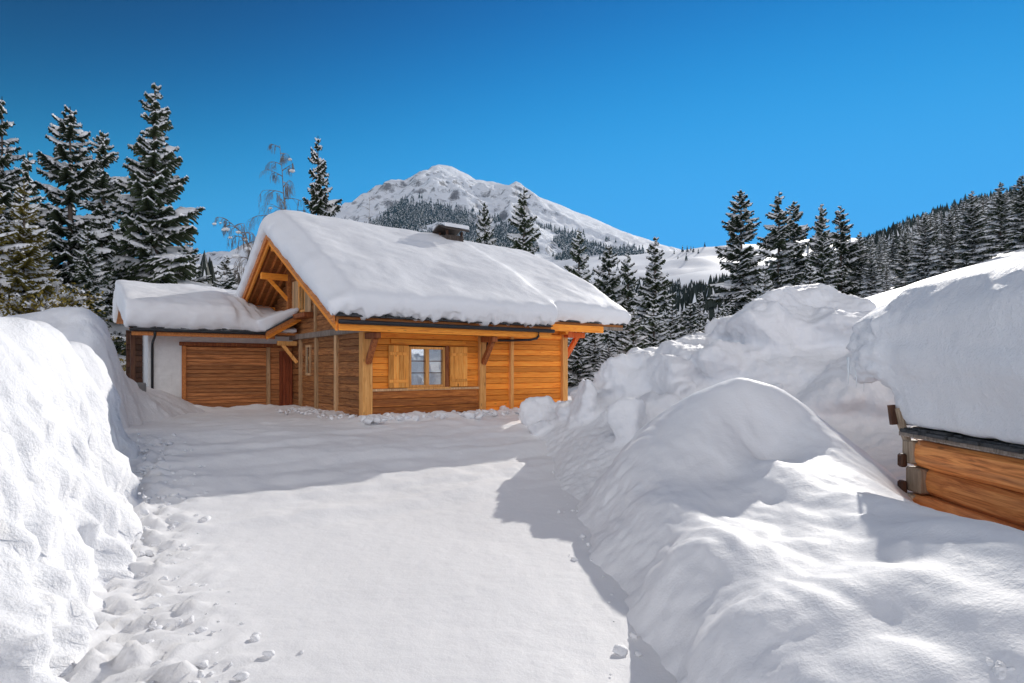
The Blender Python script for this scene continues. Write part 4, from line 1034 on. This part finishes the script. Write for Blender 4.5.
# ------------------------------------------------------------------ MOUNTAIN
MD = 3000.0
prof = [(-400,330),(150,300),(260,262),(320,232),(345,218),(360,206),(372,200),(385,190),(398,180),(410,181),(420,176),(430,172),(438,165),(452,167),(464,173),(476,180),(492,183),(506,187),(514,187),(530,194),(560,205),(590,217),(615,228),(640,239),(700,262),(900,300),(1300,340)]
cxs = np.array([(p[0]-CX)/F*MD for p in prof]); czs = np.array([CAMH+(HZ-p[1])/F*MD for p in prof])
def mount_z(x, y):
    zc = np.interp(x, cxs, czs); t = (MD-y)
    P = xyz(x, y)+60*np.stack([fbm(xyz(x,y),1/300.,3,off=1),fbm(xyz(x,y),1/300.,3,off=5),0*x],-1)
    front = np.clip(1-t/2100., 0, 1); back = np.clip(1+t/1500., 0, 1)
    k = np.where(t > 0, front**1.15, back)
    r = fbm(P*np.array([1,.55,1]), 1/420., 6, ridged=True, gain=.55, off=3.3)
    r2 = fbm(P, 1/150., 5, off=8.3)
    amp = 1-.6*sstep(-60, 350, x)
    z = zc*k+amp*(r*105+r2*26)*np.clip(np.abs(t)/350., .08, 1)*sstep(.02,.3,k)*np.clip(zc/500,.15,1)
    z = z+fbm(xyz(x,0*y), 1/70., 4, off=4)*7*np.exp(-(t/150)**2)
    return z-60*(1-sstep(0,.15,k))
def mountain():
    nx, ny = 620, 230
    X, Y = np.meshgrid(np.linspace(-2600,2200,nx), np.linspace(1000,4300,ny), indexing='ij'); Z = mount_z(X, Y)
    V = np.stack([X,Y,Z],-1).reshape(-1,3)
    o = link('mountain', np_mesh('mountain', V, grid_faces(nx, ny), M['mount'])); tag(o, kind='structure', label='snowy rocky mountain peak behind the chalet')
mountain()
def mini(seed, h=1.0):
    """a far conifer: few ragged tiers with snow facets"""
    rnd = random.Random(seed); f = []; s = []
    for k in range(5):
        z0 = .08+.17*k; z1 = z0+.30; r = .24*(1-k/5.6); n = 6; off = rnd.uniform(0,6)
        for i in range(n):
            a0 = off+2*math.pi*i/n; a1 = a0+2*math.pi/n*.8; r0 = r*rnd.uniform(.7,1.2)
            t = ((r0*math.cos(a0), r0*math.sin(a0), z0-.03), (r0*math.cos(a1), r0*math.sin(a1), z0), (0,0,z1))
            if rnd.random() < .45:
                c = ((r0*.42*math.cos((a0+a1)/2), r0*.42*math.sin((a0+a1)/2), z0+(z1-z0)*.5)); s.append(tuple(np.array(p)*1.0+np.array((0,0,.012)) for p in (t[0],t[1],c)))
            f.append(t)
    return np.array(f), np.array(s)
def forest(name, pts, label):
    """pts: (x,y,z,h)"""
    minis = [mini(k) for k in range(6)]; rnd = np.random.RandomState(4)
    for which, mat, nm in ((0,M['needlefar'],name),(1,M['treesnow'],'snow')):
        Vs = []
        for i, (x,y,z,h) in enumerate(pts):
            tri = minis[i%6][which]; a = (i*1.7)%6.28; c, s = math.cos(a), math.sin(a)
            v = tri.reshape(-1,3)@np.array([[c,s,0],[-s,c,0],[0,0,1]]); Vs.append(v*h*np.array([1.05,1.05,1])+np.array([x,y,z]))
        V = np.concatenate(Vs); Fc = np.arange(len(V)).reshape(-1,3)
        if which == 0: root = link(nm, np_mesh(nm, V, Fc, mat, False)); tag(root, label, 'forest', kind='stuff')
        else: o = link(nm, np_mesh(nm, V, Fc, mat, False), root); tag(o, kind='stuff')
rs = np.random.RandomState(8)
def skyline(px): return np.interp(px,[560,690,760,845,870,900,950,1000,1040,1150],[276,276,262,244,232,218,198,184,176,165])
def mount_forest():
    n = 60000; px = rs.uniform(340,700,n); y = rs.uniform(1250,2900,n); x = (px-CX)/F*y; z = mount_z(x, y); py = HZ-(z-CAMH)/y*F
    # where woods grow as seen on the mountain: a belt on the lower flank
    up = np.interp(px, [340,365,385,400,420,440,460,480,500,530,560,600,640,700], [232,225,212,198,196,203,206,212,216,222,226,236,246,256])
    dens = sstep(0,14,py-up)*sstep(.0,.25, fbm(xyz(x,y),1/170.,4,off=2)+.30-.22*sstep(470,560,px))
    dens *= 1-.55*sstep(500,640,px)
    keep = (rs.rand(n) < dens*.75)&(py < 300)
    p = np.stack([x,y,z-2,rs.uniform(13,24,n)],1)[keep][:14000]; forest('mountain_forest', p, 'dark conifer woods on the flank of the mountain')
mount_forest()
def valley_forest():
    def sow(n, y0, y1, p0, p1, f, h0, h1, name, label):
        y = rs.uniform(y0,y1,n); px = rs.uniform(p0,p1,n); x = (px-CX)/F*y; z = far_h(x, y); h = rs.uniform(h0,h1,n); top = HZ-(z+h-CAMH)/y*F
        keep = (rs.rand(n) < f(x,y))&(top > skyline(px)+rs.uniform(0,6,n))
        forest(name, np.stack([x,y,z-.5,h],1)[keep], label)
    sow(14000,140,420,560,900,lambda x,y: .45*sstep(.0,.2,fbm(xyz(x,y),1/50.,3)+.25),8,15,'valley_forest','far conifer wood in the valley between chalet and snow fields')
    sow(14000,230,800,840,1150,lambda x,y: .6+0*x,8,17,'slope_forest','far conifer wood crowning the right slope')
    n = 500; y = rs.uniform(500,1000,n); px = rs.uniform(520,860,n); x = (px-CX)/F*y; z = far_h(x, y); keep = rs.rand(n) < sstep(.1,.4,fbm(xyz(x,y),1/90.,3,off=6))
    p = np.stack([x,y,z-.5,rs.uniform(6,12,n)],1)[keep]; forest('field_trees', p, 'scattered dark trees on the snow fields below the mountain')
    n = 1500; y = rs.uniform(60,160,n); px = rs.uniform(-20,260,n); x = (px-CX)/F*y; z = far_h(x, y); keep = rs.rand(n) < .4
    p = np.stack([x,y,z-.5,rs.uniform(8,15,n)],1)[keep]; forest('rear_forest', p, 'conifer wood far behind the left spruces')
valley_forest()

# ------------------------------------------------------------------ sky, sun, camera
SUN_AZ = 27.5; SUN_EL = 24.0            # degrees right of straight ahead
w = bpy.data.worlds.new("World"); scene.world = w; w.use_nodes = True; nt = w.node_tree; nt.nodes.clear()
sky = nt.nodes.new('ShaderNodeTexSky'); sky.sky_type = 'NISHITA'; sky.sun_disc = False; sky.sun_elevation = R(SUN_EL); sky.sun_rotation = R(SUN_AZ)
sky.altitude = 1800; sky.air_density = 1.0; sky.dust_density = 0.0; sky.ozone_density = 3.0
hs = nt.nodes.new('ShaderNodeHueSaturation'); hs.inputs['Saturation'].default_value = 1.22; hs.inputs['Value'].default_value = .8
# unseen bright clouds added behind the camera to fill shaded camera-facing sides
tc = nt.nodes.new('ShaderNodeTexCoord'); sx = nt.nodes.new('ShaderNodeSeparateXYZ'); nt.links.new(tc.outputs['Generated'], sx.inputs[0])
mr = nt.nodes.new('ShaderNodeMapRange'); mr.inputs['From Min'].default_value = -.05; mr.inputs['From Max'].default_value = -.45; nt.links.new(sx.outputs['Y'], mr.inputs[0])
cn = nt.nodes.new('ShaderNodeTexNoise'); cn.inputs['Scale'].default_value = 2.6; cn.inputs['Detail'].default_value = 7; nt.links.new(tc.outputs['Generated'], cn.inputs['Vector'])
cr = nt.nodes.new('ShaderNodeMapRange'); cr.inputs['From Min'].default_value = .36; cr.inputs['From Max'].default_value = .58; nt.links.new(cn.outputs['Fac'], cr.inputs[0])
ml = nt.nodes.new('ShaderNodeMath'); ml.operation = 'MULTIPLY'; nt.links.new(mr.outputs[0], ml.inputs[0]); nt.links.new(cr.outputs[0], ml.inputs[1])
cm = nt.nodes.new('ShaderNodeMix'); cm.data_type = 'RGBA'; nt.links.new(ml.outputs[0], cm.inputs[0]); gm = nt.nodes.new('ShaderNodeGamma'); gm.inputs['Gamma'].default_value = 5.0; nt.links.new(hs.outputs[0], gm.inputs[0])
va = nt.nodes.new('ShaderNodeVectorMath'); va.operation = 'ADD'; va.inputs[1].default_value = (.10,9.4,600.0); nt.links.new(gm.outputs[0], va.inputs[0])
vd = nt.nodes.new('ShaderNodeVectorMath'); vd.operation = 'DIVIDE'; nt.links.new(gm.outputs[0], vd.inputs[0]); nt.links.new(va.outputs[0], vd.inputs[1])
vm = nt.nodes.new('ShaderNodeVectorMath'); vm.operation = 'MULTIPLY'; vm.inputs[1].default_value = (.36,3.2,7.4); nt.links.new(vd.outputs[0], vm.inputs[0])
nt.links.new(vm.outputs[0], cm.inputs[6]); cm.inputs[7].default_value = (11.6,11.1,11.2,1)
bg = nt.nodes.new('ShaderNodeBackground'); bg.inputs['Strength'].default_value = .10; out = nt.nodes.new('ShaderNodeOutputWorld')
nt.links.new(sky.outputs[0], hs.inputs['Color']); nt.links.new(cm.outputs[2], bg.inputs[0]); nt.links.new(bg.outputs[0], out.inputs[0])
sl = bpy.data.lights.new('sun', 'SUN'); sl.energy = 3.1; sl.angle = R(.55); sl.color = (1.0,.95,.88)
so = bpy.data.objects.new('sun', sl); COL.objects.link(so)
dv = Vector((math.sin(R(SUN_AZ))*math.cos(R(SUN_EL)), math.cos(R(SUN_AZ))*math.cos(R(SUN_EL)), math.sin(R(SUN_EL))))
so.rotation_euler = dv.to_track_quat('Z','Y').to_euler(); so.location = (30,30,40)
cam = bpy.data.cameras.new('camera'); co = bpy.data.objects.new('camera', cam); COL.objects.link(co)
cam.sensor_width = 36; cam.lens = 36*F/1024; cam.shift_y = (HZ-341.5)/1024; cam.clip_start = .05; cam.clip_end = 30000
co.location = (0,0,CAMH); co.rotation_euler = (R(90),0,0); scene.camera = co
scene.render.engine = 'CYCLES'
vs = scene.view_settings; vs.view_transform = 'Standard'; vs.look = 'None'; vs.gamma = 1; vs.exposure = .37; vs.use_curve_mapping = False

hm = bpy.data.materials.new('haze_air'); hm.use_nodes = True; hn = hm.node_tree; hn.nodes.clear()
pv = hn.nodes.new('ShaderNodeVolumePrincipled'); pv.inputs['Color'].default_value = (.25,.60,1,1); pv.inputs['Density'].default_value = .00004; pv.inputs['Anisotropy'].default_value = .2
ho = hn.nodes.new('ShaderNodeOutputMaterial'); hn.links.new(pv.outputs[0], ho.inputs['Volume'])
hb = MB(); hb.box(-5300,5300,-5300,5300,-160,1130,.5); hz_ = hb.build('haze', hm); tag(hz_, kind='stuff', label='thin pale mountain air')
